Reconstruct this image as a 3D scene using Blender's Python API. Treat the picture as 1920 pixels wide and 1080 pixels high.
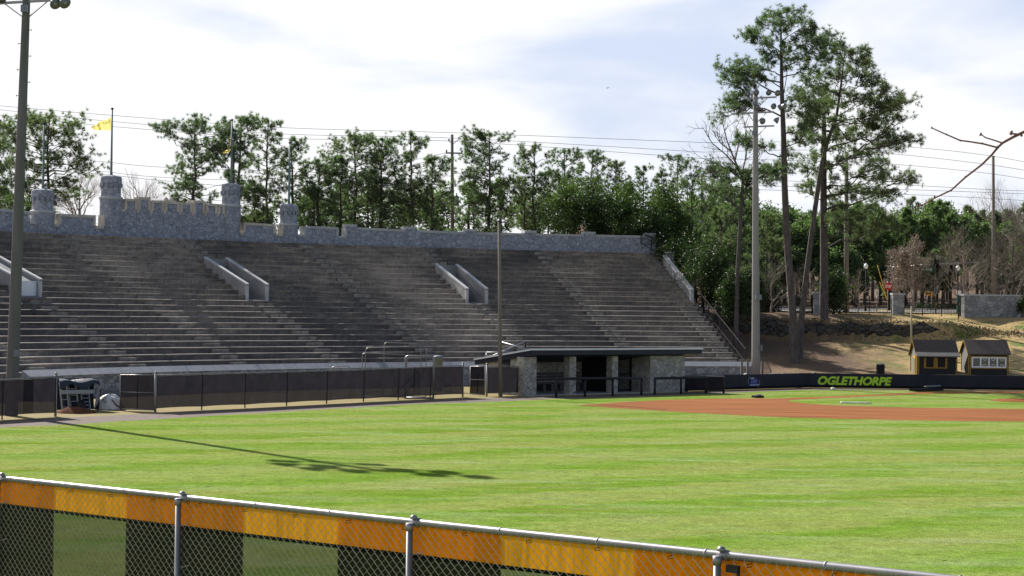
import bpy, math, random
import numpy as np
from mathutils import Vector, Matrix

for o in list(bpy.data.objects):
    bpy.data.objects.remove(o)
SC = bpy.context.scene
COL = SC.collection

# ------------------------------------------------------------------ camera
F, YH, ROLL, EYE = 3400.0, 577.4, 0.0131, 4.8      # focal length in photo pixels, horizon row, roll, eye height
cd = bpy.data.cameras.new('camera')
cd.sensor_width = 36.0
cd.lens = F / 1920 * 36.0
cd.clip_start = 0.5
cd.clip_end = 9000
cam = bpy.data.objects.new('camera', cd)
COL.objects.link(cam)
pitch = math.atan((YH - 540) / F)
cam.matrix_world = Matrix.Translation((0, 0, EYE)) @ Matrix.Rotation(math.pi/2 + pitch, 4, 'X') @ Matrix.Rotation(ROLL, 4, 'Z')
SC.camera = cam
CR, SR = math.cos(ROLL), math.sin(ROLL)

# ------------------------------------------------------------------ sun, sky, exposure
SUN_EL = math.radians(34.3)
SUN_DIR = (-0.585, 0.811)                     # towards the sun, on the ground
SUN_AZ = math.atan2(SUN_DIR[0], SUN_DIR[1])   # clockwise from +Y
sd = bpy.data.lights.new('sun', 'SUN')
sd.energy = 5.0
sd.angle = math.radians(0.5)
sd.color = (1.0, 0.94, 0.84)
sun = bpy.data.objects.new('sun', sd)
COL.objects.link(sun)
to_sun = Vector((SUN_DIR[0]*math.cos(SUN_EL), SUN_DIR[1]*math.cos(SUN_EL), math.sin(SUN_EL)))
sun.rotation_euler = to_sun.to_track_quat('Z', 'Y').to_euler()
sun.location = to_sun * 300

w = bpy.data.worlds.new('World')
SC.world = w
w.use_nodes = True
wn, wl = w.node_tree.nodes, w.node_tree.links
wn.clear()
wo = wn.new('ShaderNodeOutputWorld')
bg = wn.new('ShaderNodeBackground')
bg.inputs['Strength'].default_value = 0.065
sky = wn.new('ShaderNodeTexSky')
sky.sky_type = 'NISHITA'
sky.sun_disc = False
sky.sun_elevation = SUN_EL
sky.sun_rotation = SUN_AZ
sky.air_density = 1.0
sky.dust_density = 0.6
tc = wn.new('ShaderNodeTexCoord')
sep = wn.new('ShaderNodeSeparateXYZ')
wl.new(tc.outputs['Generated'], sep.inputs[0])
# soft stretched clouds laid out on direction: azimuth ratio x/y and height z
mp = wn.new('ShaderNodeMapping')
mp.inputs['Scale'].default_value = (3.2, 3.2, 11.0)
mp.inputs['Location'].default_value = (1.31, 0.0, 0.62)
wl.new(tc.outputs['Generated'], mp.inputs[0])
nz = wn.new('ShaderNodeTexNoise')
nz.inputs['Scale'].default_value = 1.7
nz.inputs['Detail'].default_value = 5.0
nz.inputs['Roughness'].default_value = 0.5
nz.inputs['Distortion'].default_value = 0.35
wl.new(mp.outputs[0], nz.inputs['Vector'])
# cloud cover: thick and low on the left, thinner towards the right
cov = wn.new('ShaderNodeMath'); cov.operation = 'MULTIPLY_ADD'
cov.inputs[1].default_value = -0.50
cov.inputs[2].default_value = 0.055
wl.new(sep.outputs['X'], cov.inputs[0])
hz = wn.new('ShaderNodeMapRange'); hz.inputs['From Min'].default_value = 0.0; hz.inputs['From Max'].default_value = 0.16
hz.inputs['To Min'].default_value = 0.20; hz.inputs['To Max'].default_value = 0.02
wl.new(sep.outputs['Z'], hz.inputs['Value'])
up = wn.new('ShaderNodeMapRange'); up.inputs['From Min'].default_value = 0.17; up.inputs['From Max'].default_value = 0.32
up.inputs['To Min'].default_value = 0.0; up.inputs['To Max'].default_value = -0.30
wl.new(sep.outputs['Z'], up.inputs['Value'])
a1 = wn.new('ShaderNodeMath'); a1.operation = 'ADD'
a2 = wn.new('ShaderNodeMath'); a2.operation = 'ADD'
a3 = wn.new('ShaderNodeMath'); a3.operation = 'ADD'
wl.new(nz.outputs['Fac'], a1.inputs[0]); wl.new(cov.outputs[0], a1.inputs[1])
wl.new(a1.outputs[0], a2.inputs[0]); wl.new(hz.outputs[0], a2.inputs[1])
wl.new(a2.outputs[0], a3.inputs[0]); wl.new(up.outputs[0], a3.inputs[1])
rmp = wn.new('ShaderNodeMapRange'); rmp.interpolation_type = 'SMOOTHSTEP'
rmp.inputs['From Min'].default_value = 0.38; rmp.inputs['From Max'].default_value = 0.66
wl.new(a3.outputs[0], rmp.inputs['Value'])
cl = wn.new('ShaderNodeMixRGB')
cl.inputs['Color2'].default_value = (8.6, 8.65, 8.85, 1)
wl.new(rmp.outputs[0], cl.inputs['Fac'])
thin = wn.new('ShaderNodeMixRGB'); thin.inputs['Fac'].default_value = 0.45
thin.inputs['Color2'].default_value = (5.7, 6.4, 8.0, 1)
wl.new(sky.outputs[0], thin.inputs['Color1'])
zen = wn.new('ShaderNodeMapRange'); zen.inputs['From Min'].default_value = 0.17; zen.inputs['From Max'].default_value = 0.32
zen.inputs['To Min'].default_value = 0.92; zen.inputs['To Max'].default_value = 0.0
wl.new(sep.outputs['Z'], zen.inputs['Value']); wl.new(zen.outputs[0], thin.inputs['Fac'])
wl.new(thin.outputs[0], cl.inputs['Color1'])
wl.new(cl.outputs[0], bg.inputs['Color'])
wl.new(bg.outputs[0], wo.inputs['Surface'])

SC.view_settings.view_transform = 'Standard'
SC.view_settings.look = 'None'
SC.view_settings.exposure = 0.88
SC.view_settings.gamma = 1.0
SC.view_settings.use_curve_mapping = False
SC.cycles.transparent_max_bounces = 24
SC.cycles.max_bounces = 6

# ------------------------------------------------------------------ pixel <-> place helpers
def uv(px, py):
    du, dv = px - 960, py - YH
    return (du*CR + dv*SR)/F, (-du*SR + dv*CR)/F
def Pd(px, py, d):
    u, v = uv(px, py)
    return Vector((u*d, d, EYE - v*d))
def G(px, py, z=0.0):
    u, v = uv(px, py)
    d = (EYE - z)/v
    return Vector((u*d, d, z))

# ------------------------------------------------------------------ the stand's circle
SX, SY, R0, DEP, ROWS = 29.41, 62.69, 60.06, 18.22, 24
Z0, RISE, TREAD = EYE - 3.5, 7.85/23, 18.22/23
RW = R0 + DEP + 0.9                          # face of the castle wall
def arc(th, r, z=0.0): return Vector((SX + r*math.sin(th), SY + r*math.cos(th), z))
def th_at(px, py, r):
    a = uv(px, py)[0]
    A = a*a + 1; B = -2*(a*SX + SY); C = SX*SX + SY*SY - r*r
    t = (-B + math.sqrt(max(0, B*B - 4*A*C)))/(2*A)
    return math.atan2(a*t - SX, t - SY), t
def z_at(px, py, d): return EYE - uv(px, py)[1]*d
TH_R = -0.2357                               # right end of the stand
TH_L = -1.22
AISLES = [TH_R - 0.12*k for k in range(1, 9)]
PORTALS = [TH_R - 0.12*k for k in (2, 4, 6)]

# ------------------------------------------------------------------ materials
MATS = {}
def newmat(name):
    m = bpy.data.materials.new(name)
    m.use_nodes = True
    m.node_tree.nodes.clear()
    return m, m.node_tree.nodes, m.node_tree.links
def nd(nodes, kind, **kw):
    n = nodes.new(kind)
    for k, v in kw.items():
        if k in n.inputs: n.inputs[k].default_value = v
        else: setattr(n, k, v)
    return n
def rgb(c): return (c[0], c[1], c[2], 1.0)
def mat(name, col, rough=0.8, var=0.18, scale=3.0, bump=0.0, bscale=30.0, metallic=0.0, stretch=(1, 1, 1), spec=0.3, col2=None):
    m, n, l = newmat(name)
    out = nd(n, 'ShaderNodeOutputMaterial'); p = nd(n, 'ShaderNodeBsdfPrincipled')
    p.inputs['Roughness'].default_value = rough; p.inputs['Metallic'].default_value = metallic
    p.inputs['Specular IOR Level'].default_value = spec
    t = nd(n, 'ShaderNodeTexCoord'); mp = nd(n, 'ShaderNodeMapping'); mp.inputs['Scale'].default_value = stretch
    l.new(t.outputs['Object'], mp.inputs[0])
    a = nd(n, 'ShaderNodeTexNoise', Scale=scale, Detail=6.0, Roughness=0.6)
    l.new(mp.outputs[0], a.inputs['Vector'])
    cr = nd(n, 'ShaderNodeValToRGB')
    cr.color_ramp.elements[0].position = 0.3; cr.color_ramp.elements[1].position = 0.7
    lo = col2 if col2 else tuple(c*(1 - var) for c in col)
    hi = col if col2 else tuple(min(1, c*(1 + var)) for c in col)
    cr.color_ramp.elements[0].color = rgb(lo); cr.color_ramp.elements[1].color = rgb(hi)
    l.new(a.outputs['Fac'], cr.inputs[0]); l.new(cr.outputs[0], p.inputs['Base Color'])
    if bump:
        b = nd(n, 'ShaderNodeTexNoise', Scale=bscale, Detail=4.0)
        l.new(mp.outputs[0], b.inputs['Vector'])
        bp = nd(n, 'ShaderNodeBump', Strength=bump, Distance=0.02)
        l.new(b.outputs['Fac'], bp.inputs['Height']); l.new(bp.outputs[0], p.inputs['Normal'])
    l.new(p.outputs[0], out.inputs[0])
    MATS[name] = m
    return m
def stone(name, c1, c2, mortar, scale=2.2, edge=0.05, flat=(1, 1, 1.15), bump=0.6, seedloc=(0, 0, 0)):
    m, n, l = newmat(name)
    out = nd(n, 'ShaderNodeOutputMaterial'); p = nd(n, 'ShaderNodeBsdfPrincipled', Roughness=0.9)
    p.inputs['Specular IOR Level'].default_value = 0.2
    t = nd(n, 'ShaderNodeTexCoord'); mp = nd(n, 'ShaderNodeMapping'); mp.inputs['Scale'].default_value = flat
    mp.inputs['Location'].default_value = seedloc
    l.new(t.outputs['Object'], mp.inputs[0])
    dn = nd(n, 'ShaderNodeTexNoise', Scale=2.5, Detail=3.0)
    l.new(mp.outputs[0], dn.inputs['Vector'])
    vm = nd(n, 'ShaderNodeVectorMath', operation='MULTIPLY_ADD')
    vm.inputs[1].default_value = (0.22, 0.22, 0.22)
    l.new(dn.outputs['Color'], vm.inputs[0]); l.new(mp.outputs[0], vm.inputs[2])
    v1 = nd(n, 'ShaderNodeTexVoronoi', Scale=scale); v2 = nd(n, 'ShaderNodeTexVoronoi', Scale=scale)
    v2.feature = 'DISTANCE_TO_EDGE'
    l.new(vm.outputs[0], v1.inputs['Vector']); l.new(vm.outputs[0], v2.inputs['Vector'])
    sp = nd(n, 'ShaderNodeSeparateColor'); l.new(v1.outputs['Color'], sp.inputs[0])
    mx = nd(n, 'ShaderNodeMixRGB', Color1=rgb(c1), Color2=rgb(c2)); l.new(sp.outputs[0], mx.inputs[0])
    fn = nd(n, 'ShaderNodeTexNoise', Scale=9.0, Detail=6.0); l.new(mp.outputs[0], fn.inputs['Vector'])
    fr = nd(n, 'ShaderNodeMapRange'); fr.inputs['To Min'].default_value = 0.55; fr.inputs['To Max'].default_value = 1.35
    l.new(fn.outputs['Fac'], fr.inputs['Value'])
    mu = nd(n, 'ShaderNodeMixRGB', blend_type='MULTIPLY', Fac=1.0); l.new(mx.outputs[0], mu.inputs[1]); l.new(fr.outputs[0], mu.inputs[2])
    er = nd(n, 'ShaderNodeMapRange'); er.inputs['From Min'].default_value = edge*0.4; er.inputs['From Max'].default_value = edge
    l.new(v2.outputs['Distance'], er.inputs['Value'])
    fm = nd(n, 'ShaderNodeMixRGB', Color1=rgb(mortar)); l.new(er.outputs[0], fm.inputs[0]); l.new(mu.outputs[0], fm.inputs[2])
    l.new(fm.outputs[0], p.inputs['Base Color'])
    ad = nd(n, 'ShaderNodeMath', operation='MULTIPLY_ADD'); ad.inputs[1].default_value = 0.4
    l.new(fn.outputs['Fac'], ad.inputs[0]); l.new(er.outputs[0], ad.inputs[2])
    bp = nd(n, 'ShaderNodeBump', Strength=bump, Distance=0.05); l.new(ad.outputs[0], bp.inputs['Height']); l.new(bp.outputs[0], p.inputs['Normal'])
    l.new(p.outputs[0], out.inputs[0])
    return m
def foliage(name, c1, c2, trans=0.35, tcol=None, ns=0.55):
    m, n, l = newmat(name)
    out = nd(n, 'ShaderNodeOutputMaterial')
    g = nd(n, 'ShaderNodeNewGeometry'); t = nd(n, 'ShaderNodeTexCoord')
    a = nd(n, 'ShaderNodeTexNoise', Scale=ns, Detail=3.0); l.new(t.outputs['Object'], a.inputs['Vector'])
    ad = nd(n, 'ShaderNodeMath', operation='MULTIPLY_ADD'); ad.inputs[1].default_value = 0.55 if ns < 1 else 0.28
    l.new(g.outputs['Random Per Island'], ad.inputs[0])
    ar = nd(n, 'ShaderNodeMapRange'); ar.inputs['From Min'].default_value = 0.35; ar.inputs['From Max'].default_value = 0.65
    ar.inputs['To Max'].default_value = 0.45 if ns < 1 else 0.72
    l.new(a.outputs['Fac'], ar.inputs['Value']); l.new(ar.outputs[0], ad.inputs[2])
    mx = nd(n, 'ShaderNodeMixRGB', Color1=rgb(c1), Color2=rgb(c2)); l.new(ad.outputs[0], mx.inputs[0])
    p = nd(n, 'ShaderNodeBsdfPrincipled', Roughness=0.55); p.inputs['Specular IOR Level'].default_value = 0.35
    l.new(mx.outputs[0], p.inputs['Base Color'])
    tr = nd(n, 'ShaderNodeBsdfTranslucent')
    if tcol:
        tm = nd(n, 'ShaderNodeMixRGB', blend_type='MULTIPLY', Fac=1.0, Color2=rgb(tcol)); l.new(mx.outputs[0], tm.inputs[1]); l.new(tm.outputs[0], tr.inputs[0])
    else:
        l.new(mx.outputs[0], tr.inputs[0])
    ms = nd(n, 'ShaderNodeMixShader', Fac=trans)
    l.new(p.outputs[0], ms.inputs[1]); l.new(tr.outputs[0], ms.inputs[2]); l.new(ms.outputs[0], out.inputs[0])
    return m
def screen(name, col, see, trans=0.3, weave=0.25, nscale=1.3):
    m, n, l = newmat(name)
    out = nd(n, 'ShaderNodeOutputMaterial'); t = nd(n, 'ShaderNodeTexCoord')
    a = nd(n, 'ShaderNodeTexNoise', Scale=nscale, Detail=5.0, Roughness=0.7, Distortion=0.8); l.new(t.outputs['Object'], a.inputs['Vector'])
    r = nd(n, 'ShaderNodeMapRange'); r.inputs['From Min'].default_value = 0.3; r.inputs['From Max'].default_value = 0.7
    r.inputs['To Min'].default_value = 1 - weave; r.inputs['To Max'].default_value = 1 + weave
    l.new(a.outputs['Fac'], r.inputs['Value'])
    mu = nd(n, 'ShaderNodeMixRGB', blend_type='MULTIPLY', Fac=1.0, Color1=rgb(col)); l.new(r.outputs[0], mu.inputs[2])
    wr = nd(n, 'ShaderNodeMapping'); wr.inputs['Scale'].default_value = (5.0, 5.0, 0.9); l.new(t.outputs['Object'], wr.inputs[0])
    wt = nd(n, 'ShaderNodeTexNoise', Scale=1.0, Detail=3.0); l.new(wr.outputs[0], wt.inputs['Vector'])
    bp = nd(n, 'ShaderNodeBump', Strength=0.6, Distance=0.06); l.new(wt.outputs['Fac'], bp.inputs['Height'])
    d = nd(n, 'ShaderNodeBsdfDiffuse'); tl = nd(n, 'ShaderNodeBsdfTranslucent')
    l.new(mu.outputs[0], d.inputs[0]); l.new(mu.outputs[0], tl.inputs[0]); l.new(bp.outputs[0], d.inputs['Normal']); l.new(bp.outputs[0], tl.inputs['Normal'])
    m1 = nd(n, 'ShaderNodeMixShader', Fac=trans); l.new(d.outputs[0], m1.inputs[1]); l.new(tl.outputs[0], m1.inputs[2])
    tp = nd(n, 'ShaderNodeBsdfTransparent'); m2 = nd(n, 'ShaderNodeMixShader', Fac=see)
    l.new(m1.outputs[0], m2.inputs[1]); l.new(tp.outputs[0], m2.inputs[2]); l.new(m2.outputs[0], out.inputs[0])
    return m

M = {}
def concrete():
    m, n, l = newmat('weathered_concrete')
    out = nd(n, 'ShaderNodeOutputMaterial'); p = nd(n, 'ShaderNodeBsdfPrincipled', Roughness=0.95)
    p.inputs['Specular IOR Level'].default_value = 0.1
    t = nd(n, 'ShaderNodeTexCoord')
    big = nd(n, 'ShaderNodeTexNoise', Scale=0.13, Detail=4.0, Roughness=0.6); l.new(t.outputs['Object'], big.inputs['Vector'])
    mp = nd(n, 'ShaderNodeMapping'); mp.inputs['Scale'].default_value = (0.8, 0.8, 4.5); l.new(t.outputs['Object'], mp.inputs[0])
    st = nd(n, 'ShaderNodeTexNoise', Scale=1.0, Detail=8.0, Roughness=0.72); l.new(mp.outputs[0], st.inputs['Vector'])
    drip = nd(n, 'ShaderNodeTexNoise', Scale=3.2, Detail=5.0, Roughness=0.7)
    mpd = nd(n, 'ShaderNodeMapping'); mpd.inputs['Scale'].default_value = (1.6, 1.6, 0.5); l.new(t.outputs['Object'], mpd.inputs[0]); l.new(mpd.outputs[0], drip.inputs['Vector'])
    fine = nd(n, 'ShaderNodeTexNoise', Scale=14.0, Detail=5.0, Roughness=0.75); l.new(t.outputs['Object'], fine.inputs['Vector'])
    # cast blocks: angle round the stand's centre and height pick a block, each with its own tone
    o = arc(-0.6, R0)
    sub = nd(n, 'ShaderNodeVectorMath', operation='SUBTRACT'); sub.inputs[1].default_value = (SX - o.x, SY - o.y, 0); l.new(t.outputs['Object'], sub.inputs[0])
    xyz = nd(n, 'ShaderNodeSeparateXYZ'); l.new(sub.outputs[0], xyz.inputs[0])
    at = nd(n, 'ShaderNodeMath', operation='ARCTAN2'); l.new(xyz.outputs['X'], at.inputs[0]); l.new(xyz.outputs['Y'], at.inputs[1])
    zr = nd(n, 'ShaderNodeMath', operation='MULTIPLY_ADD'); zr.inputs[1].default_value = 1/RISE; zr.inputs[2].default_value = 0.37 - (Z0 % RISE)/RISE; l.new(xyz.outputs['Z'], zr.inputs[0])
    zf = nd(n, 'ShaderNodeMath', operation='FLOOR'); l.new(zr.outputs[0], zf.inputs[0])
    sh = nd(n, 'ShaderNodeMath', operation='MULTIPLY'); sh.inputs[1].default_value = 0.373; l.new(zf.outputs[0], sh.inputs[0])
    bl = nd(n, 'ShaderNodeMath', operation='MULTIPLY_ADD'); bl.inputs[1].default_value = 28.0; l.new(at.outputs[0], bl.inputs[0]); l.new(sh.outputs[0], bl.inputs[2])
    bf = nd(n, 'ShaderNodeMath', operation='FLOOR'); l.new(bl.outputs[0], bf.inputs[0])
    cb = nd(n, 'ShaderNodeCombineXYZ'); l.new(bf.outputs[0], cb.inputs[0]); l.new(zf.outputs[0], cb.inputs[1])
    wn_ = nd(n, 'ShaderNodeTexWhiteNoise'); l.new(cb.outputs[0], wn_.inputs['Vector'])
    fr = nd(n, 'ShaderNodeMath', operation='FRACT'); l.new(bl.outputs[0], fr.inputs[0])
    jt = nd(n, 'ShaderNodeMath', operation='LESS_THAN'); jt.inputs[1].default_value = 0.007; l.new(fr.outputs[0], jt.inputs[0])
    sec = nd(n, 'ShaderNodeMath', operation='MULTIPLY_ADD'); sec.inputs[1].default_value = 1/0.12; sec.inputs[2].default_value = -TH_R/0.12 + 20; l.new(at.outputs[0], sec.inputs[0])
    sf = nd(n, 'ShaderNodeMath', operation='FLOOR'); l.new(sec.outputs[0], sf.inputs[0])
    sw = nd(n, 'ShaderNodeTexWhiteNoise', noise_dimensions='1D'); l.new(sf.outputs[0], sw.inputs['W'])
    def madd(a, k, b):
        q = nd(n, 'ShaderNodeMath', operation='MULTIPLY_ADD'); q.inputs[1].default_value = k; l.new(a, q.inputs[0])
        if isinstance(b, float): q.inputs[2].default_value = b
        else: l.new(b, q.inputs[2])
        return q.outputs[0]
    v = madd(big.outputs['Fac'], 1.5, -0.75)
    v = madd(st.outputs['Fac'], 1.3, v); v = madd(drip.outputs['Fac'], 0.8, v); v = madd(fine.outputs['Fac'], 0.5, v)
    v = madd(wn_.outputs['Value'], 0.16, v); v = madd(sw.outputs['Value'], 0.22, v)
    v = madd(xyz.outputs['Z'], 0.022, v)       # paler towards the upper rows
    v = madd(v, 1.0, -0.97)
    cr = nd(n, 'ShaderNodeValToRGB'); e = cr.color_ramp.elements
    e[0].position = 0.0; e[0].color = (0.055, 0.052, 0.055, 1)
    e[1].position = 1.0; e[1].color = (0.36, 0.31, 0.265, 1)
    for ps, c in ((0.30, (0.100, 0.092, 0.092)), (0.55, (0.152, 0.136, 0.127)), (0.78, (0.235, 0.203, 0.176))): q = e.new(ps); q.color = rgb(c)
    l.new(v, cr.inputs[0])
    jm = nd(n, 'ShaderNodeMixRGB', Color2=(0.06, 0.058, 0.058, 1)); l.new(jt.outputs[0], jm.inputs[0]); l.new(cr.outputs[0], jm.inputs[1])
    l.new(jm.outputs[0], p.inputs['Base Color'])
    bp = nd(n, 'ShaderNodeBump', Strength=0.4, Distance=0.02); l.new(fine.outputs['Fac'], bp.inputs['Height']); l.new(bp.outputs[0], p.inputs['Normal'])
    l.new(p.outputs[0], out.inputs[0])
    return m
M['concrete'] = concrete()
M['steps'] = mat('step_concrete', (0.225, 0.205, 0.185), 0.95, 0.4, 1.1, 0.3, 14)
M['nosing'] = mat('sunlit_pale_nosing', (0.29, 0.265, 0.24), 0.9, 0.3, 0.30, 0, 18, 0, (1, 1, 2), 0.1, (0.10, 0.092, 0.09))  # paler than the rows: sunlit tread edges painted into the colour
M['cheek'] = mat('pale_cast_concrete', (0.235, 0.235, 0.245), 0.85, 0.25, 1.2, 0.25, 20)
M['door_white'] = mat('white_board', (0.72, 0.74, 0.8), 0.6, 0.06, 2)
M['granite'] = stone('grey_granite_rubble', (0.255, 0.272, 0.325), (0.375, 0.395, 0.455), (0.165, 0.175, 0.207), 3.1, 0.045)
M['granite_cream'] = stone('cream_granite_rubble', (0.29, 0.28, 0.265), (0.43, 0.415, 0.39), (0.15, 0.145, 0.138), 3.2, 0.042)
M['granite_block'] = stone('grey_granite_blocks', (0.2, 0.2, 0.21), (0.36, 0.36, 0.37), (0.15, 0.15, 0.15), 1.9, 0.045, (1, 1, 1.5))
M['drystone'] = stone('dark_drystone', (0.05, 0.046, 0.043), (0.115, 0.105, 0.096), (0.018, 0.016, 0.015), 2.2, 0.07, (0.75, 0.75, 2.2), 1.0)
M['coping'] = mat('limestone_coping', (0.50, 0.455, 0.395), 0.85, 0.2, 1.4, 0.25, 18)
M['coping_grey'] = mat('grey_coping', (0.40, 0.405, 0.42), 0.8, 0.16, 1.2, 0.2, 18)
M['galv'] = mat('galvanised_steel', (0.24, 0.235, 0.255), 0.45, 0.18, 5, 0.0, 30, 0.6)
M['galv_dull'] = mat('dull_galvanised_steel', (0.27, 0.27, 0.285), 0.55, 0.15, 6, 0.0, 30, 0.5)
M['wire'] = mat('fence_wire', (0.36, 0.34, 0.33), 0.5, 0.15, 9, 0, 30, 0.6)
M['pole_conc'] = mat('spun_concrete', (0.24, 0.235, 0.235), 0.85, 0.14, 0.9, 0.2, 22, 0, (4, 4, 0.5))
M['pole_dark'] = mat('grey_spun_concrete', (0.135, 0.133, 0.135), 0.9, 0.16, 0.9, 0.2, 22, 0, (4, 4, 0.5), 0.1)
M['pole_wood'] = mat('weathered_pole_wood', (0.18, 0.16, 0.14), 0.9, 0.25, 2, 0.4, 12, 0, (8, 8, 0.5))
M['black_pad'] = mat('black_vinyl_pad', (0.012, 0.012, 0.016), 0.55, 0.3, 4)
M['navy_pad'] = mat('navy_wall_padding', (0.0095, 0.0115, 0.023), 0.6, 0.25, 1.3, 0.15, 6)
M['black_metal'] = mat('black_painted_steel', (0.016, 0.016, 0.018), 0.75, 0.3, 6, 0, 30, 0, (1, 1, 1), 0.12)
M['lime'] = mat('lime_lettering', (0.36, 0.58, 0.03), 0.6, 0.08, 4)
M['fascia'] = mat('dark_blue_fascia', (0.012, 0.015, 0.032), 0.5, 0.2, 2)
M['drip'] = mat('pale_metal_edge', (0.62, 0.65, 0.74), 0.5, 0.1, 2, 0, 30, 0.0)
M['bench'] = mat('grey_bench_wood', (0.10, 0.10, 0.105), 0.8, 0.3, 5, 0.2, 20, 0, (1, 1, 6))
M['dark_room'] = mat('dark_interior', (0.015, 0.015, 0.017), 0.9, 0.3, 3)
M['cream_paint'] = mat('flag_pole_green_grey', (0.13, 0.19, 0.19), 0.5, 0.15, 3)
M['flag'] = foliage('yellow_flag_cloth', (0.80, 0.68, 0.20), (0.85, 0.75, 0.28), 0.5)
M['flag_green'] = mat('flag_print', (0.10, 0.22, 0.03), 0.8, 0.1, 4)
M['white_plastic'] = mat('white_plastic_sheet', (0.78, 0.76, 0.72), 0.5, 0.14, 6, 0.5, 9)
M['alu'] = mat('bright_aluminium', (0.28, 0.29, 0.32), 0.5, 0.1, 6, 0, 30, 0.6)
M['blue_tarp'] = mat('dark_blue_tarp', (0.02, 0.03, 0.06), 0.5, 0.35, 3, 0.5, 6)
M['shingle'] = mat('brown_shingles', (0.075, 0.062, 0.058), 0.95, 0.5, 9, 0.7, 24, 0, (1, 3, 3))
M['shed_black'] = mat('black_shed_boards', (0.014, 0.014, 0.018), 0.7, 0.3, 3, 0.3, 14, 0, (0.4, 1, 8))
M['shed_grey'] = mat('grey_shed_boards', (0.13, 0.13, 0.135), 0.8, 0.2, 2, 0.2, 14)
M['shed_yellow'] = mat('yellow_shed_trim', (0.23, 0.135, 0.02), 0.6, 0.12, 5)
M['shed_gold'] = mat('bright_yellow_trim', (0.42, 0.26, 0.02), 0.55, 0.08, 5)
M['white_frame'] = mat('white_window_frame', (0.70, 0.70, 0.78), 0.5, 0.05, 4)
M['pane'] = mat('dusty_window_pane', (0.10, 0.105, 0.10), 0.12, 0.3, 2, 0, 30, 0, (1, 1, 1), 0.5)
M['cream_ring'] = mat('cream_rings', (0.55, 0.49, 0.40), 0.7, 0.1, 5)
M['bark'] = mat('pine_bark', (0.082, 0.071, 0.068), 0.95, 0.5, 2.5, 1.0, 7, 0, (3, 3, 0.8))
M['bark_dark'] = mat('dark_bark', (0.075, 0.06, 0.052), 0.95, 0.4, 3, 0.8, 9, 0, (3, 3, 0.8))
M['twig'] = mat('grey_twigs', (0.16, 0.135, 0.115), 0.9, 0.3, 3)
M['twig_pale'] = mat('pale_twigs', (0.30, 0.25, 0.21), 0.9, 0.25, 3)
M['twig_red'] = mat('reddish_twig', (0.19, 0.085, 0.075), 0.7, 0.3, 30)
M['needles'] = foliage('pine_needles', (0.046, 0.054, 0.050), (0.155, 0.178, 0.100), 0.5, (1.1, 1.7, 0.75), 2.6)
M['needles_light'] = foliage('pine_needles_light', (0.052, 0.060, 0.052), (0.190, 0.205, 0.110), 0.5, (1.1, 1.6, 0.75), 2.6)
M['holly'] = foliage('evergreen_leaves', (0.012, 0.020, 0.010), (0.045, 0.075, 0.020), 0.3, (1.3, 1.8, 0.6))
M['magnolia'] = foliage('magnolia_leaves', (0.018, 0.028, 0.014), (0.10, 0.15, 0.042), 0.3, (1.3, 1.7, 0.6))
M['wood_green'] = foliage('woodland_leaves', (0.050, 0.072, 0.045), (0.140, 0.185, 0.085), 0.48, (1.2, 1.6, 0.7))
M['brown_leaf'] = foliage('dry_brown_leaves', (0.15, 0.115, 0.09), (0.27, 0.21, 0.165), 0.4)
M['ivy'] = foliage('ivy_and_litter', (0.05, 0.04, 0.025), (0.14, 0.10, 0.055), 0.2)
M['red_sign'] = mat('red_sign', (0.45, 0.02, 0.02), 0.5, 0.06, 4)
M['white_sign'] = mat('white_sign', (0.75, 0.75, 0.75), 0.5, 0.05, 4)
M['green_sign'] = mat('green_sign', (0.01, 0.22, 0.14), 0.5, 0.06, 4)
M['yellow_sign'] = mat('yellow_sign', (0.80, 0.36, 0.02), 0.5, 0.06, 4)
M['guard_yellow'] = mat('yellow_guy_guard', (0.70, 0.45, 0.05), 0.6, 0.06, 4)
M['lampglass'] = mat('white_lamp_globe', (0.8, 0.82, 0.84), 0.3, 0.04, 4)
M['lampface'] = mat('floodlight_lens', (0.34, 0.30, 0.24), 0.25, 0.3, 8, 0, 30, 0.2)
M['lampback'] = mat('floodlight_shell', (0.16, 0.175, 0.21), 0.45, 0.15, 8, 0, 30, 0.3)
M['bin'] = mat('grey_plastic_bin', (0.16, 0.185, 0.2), 0.6, 0.1, 4)
M['logo_blue'] = mat('logo_blue', (0.035, 0.035, 0.19), 0.6, 0.15, 12)
M['logo_pale'] = mat('logo_pale', (0.32, 0.36, 0.55), 0.6, 0.15, 12)
M['plane'] = mat('airliner_paint', (0.55, 0.58, 0.65), 0.5, 0.05, 1)
M['asphalt'] = mat('road_asphalt', (0.10, 0.10, 0.105), 0.9, 0.2, 2)
M['sidewalk'] = mat('pale_pavement', (0.42, 0.40, 0.38), 0.9, 0.15, 2)
M['see_screen'] = screen('open_windscreen_mesh', (0.028, 0.028, 0.026), 0.24, 0.3)
M['left_screen'] = screen('black_fence_screen', (0.027, 0.025, 0.031), 0.035, 0.25)
M['hem'] = screen('windscreen_hem', (0.010, 0.010, 0.010), 0.0, 0.1)
M['orange'] = screen('orange_screen_band', (0.80, 0.33, 0.010), 0.02, 0.43, 0.12)
M['cage_net'] = screen('thin_netting', (0.03, 0.03, 0.03), 0.93, 0.2)
M['iron_mesh'] = screen('railing_mesh', (0.02, 0.02, 0.02), 0.6, 0.2)

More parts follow.
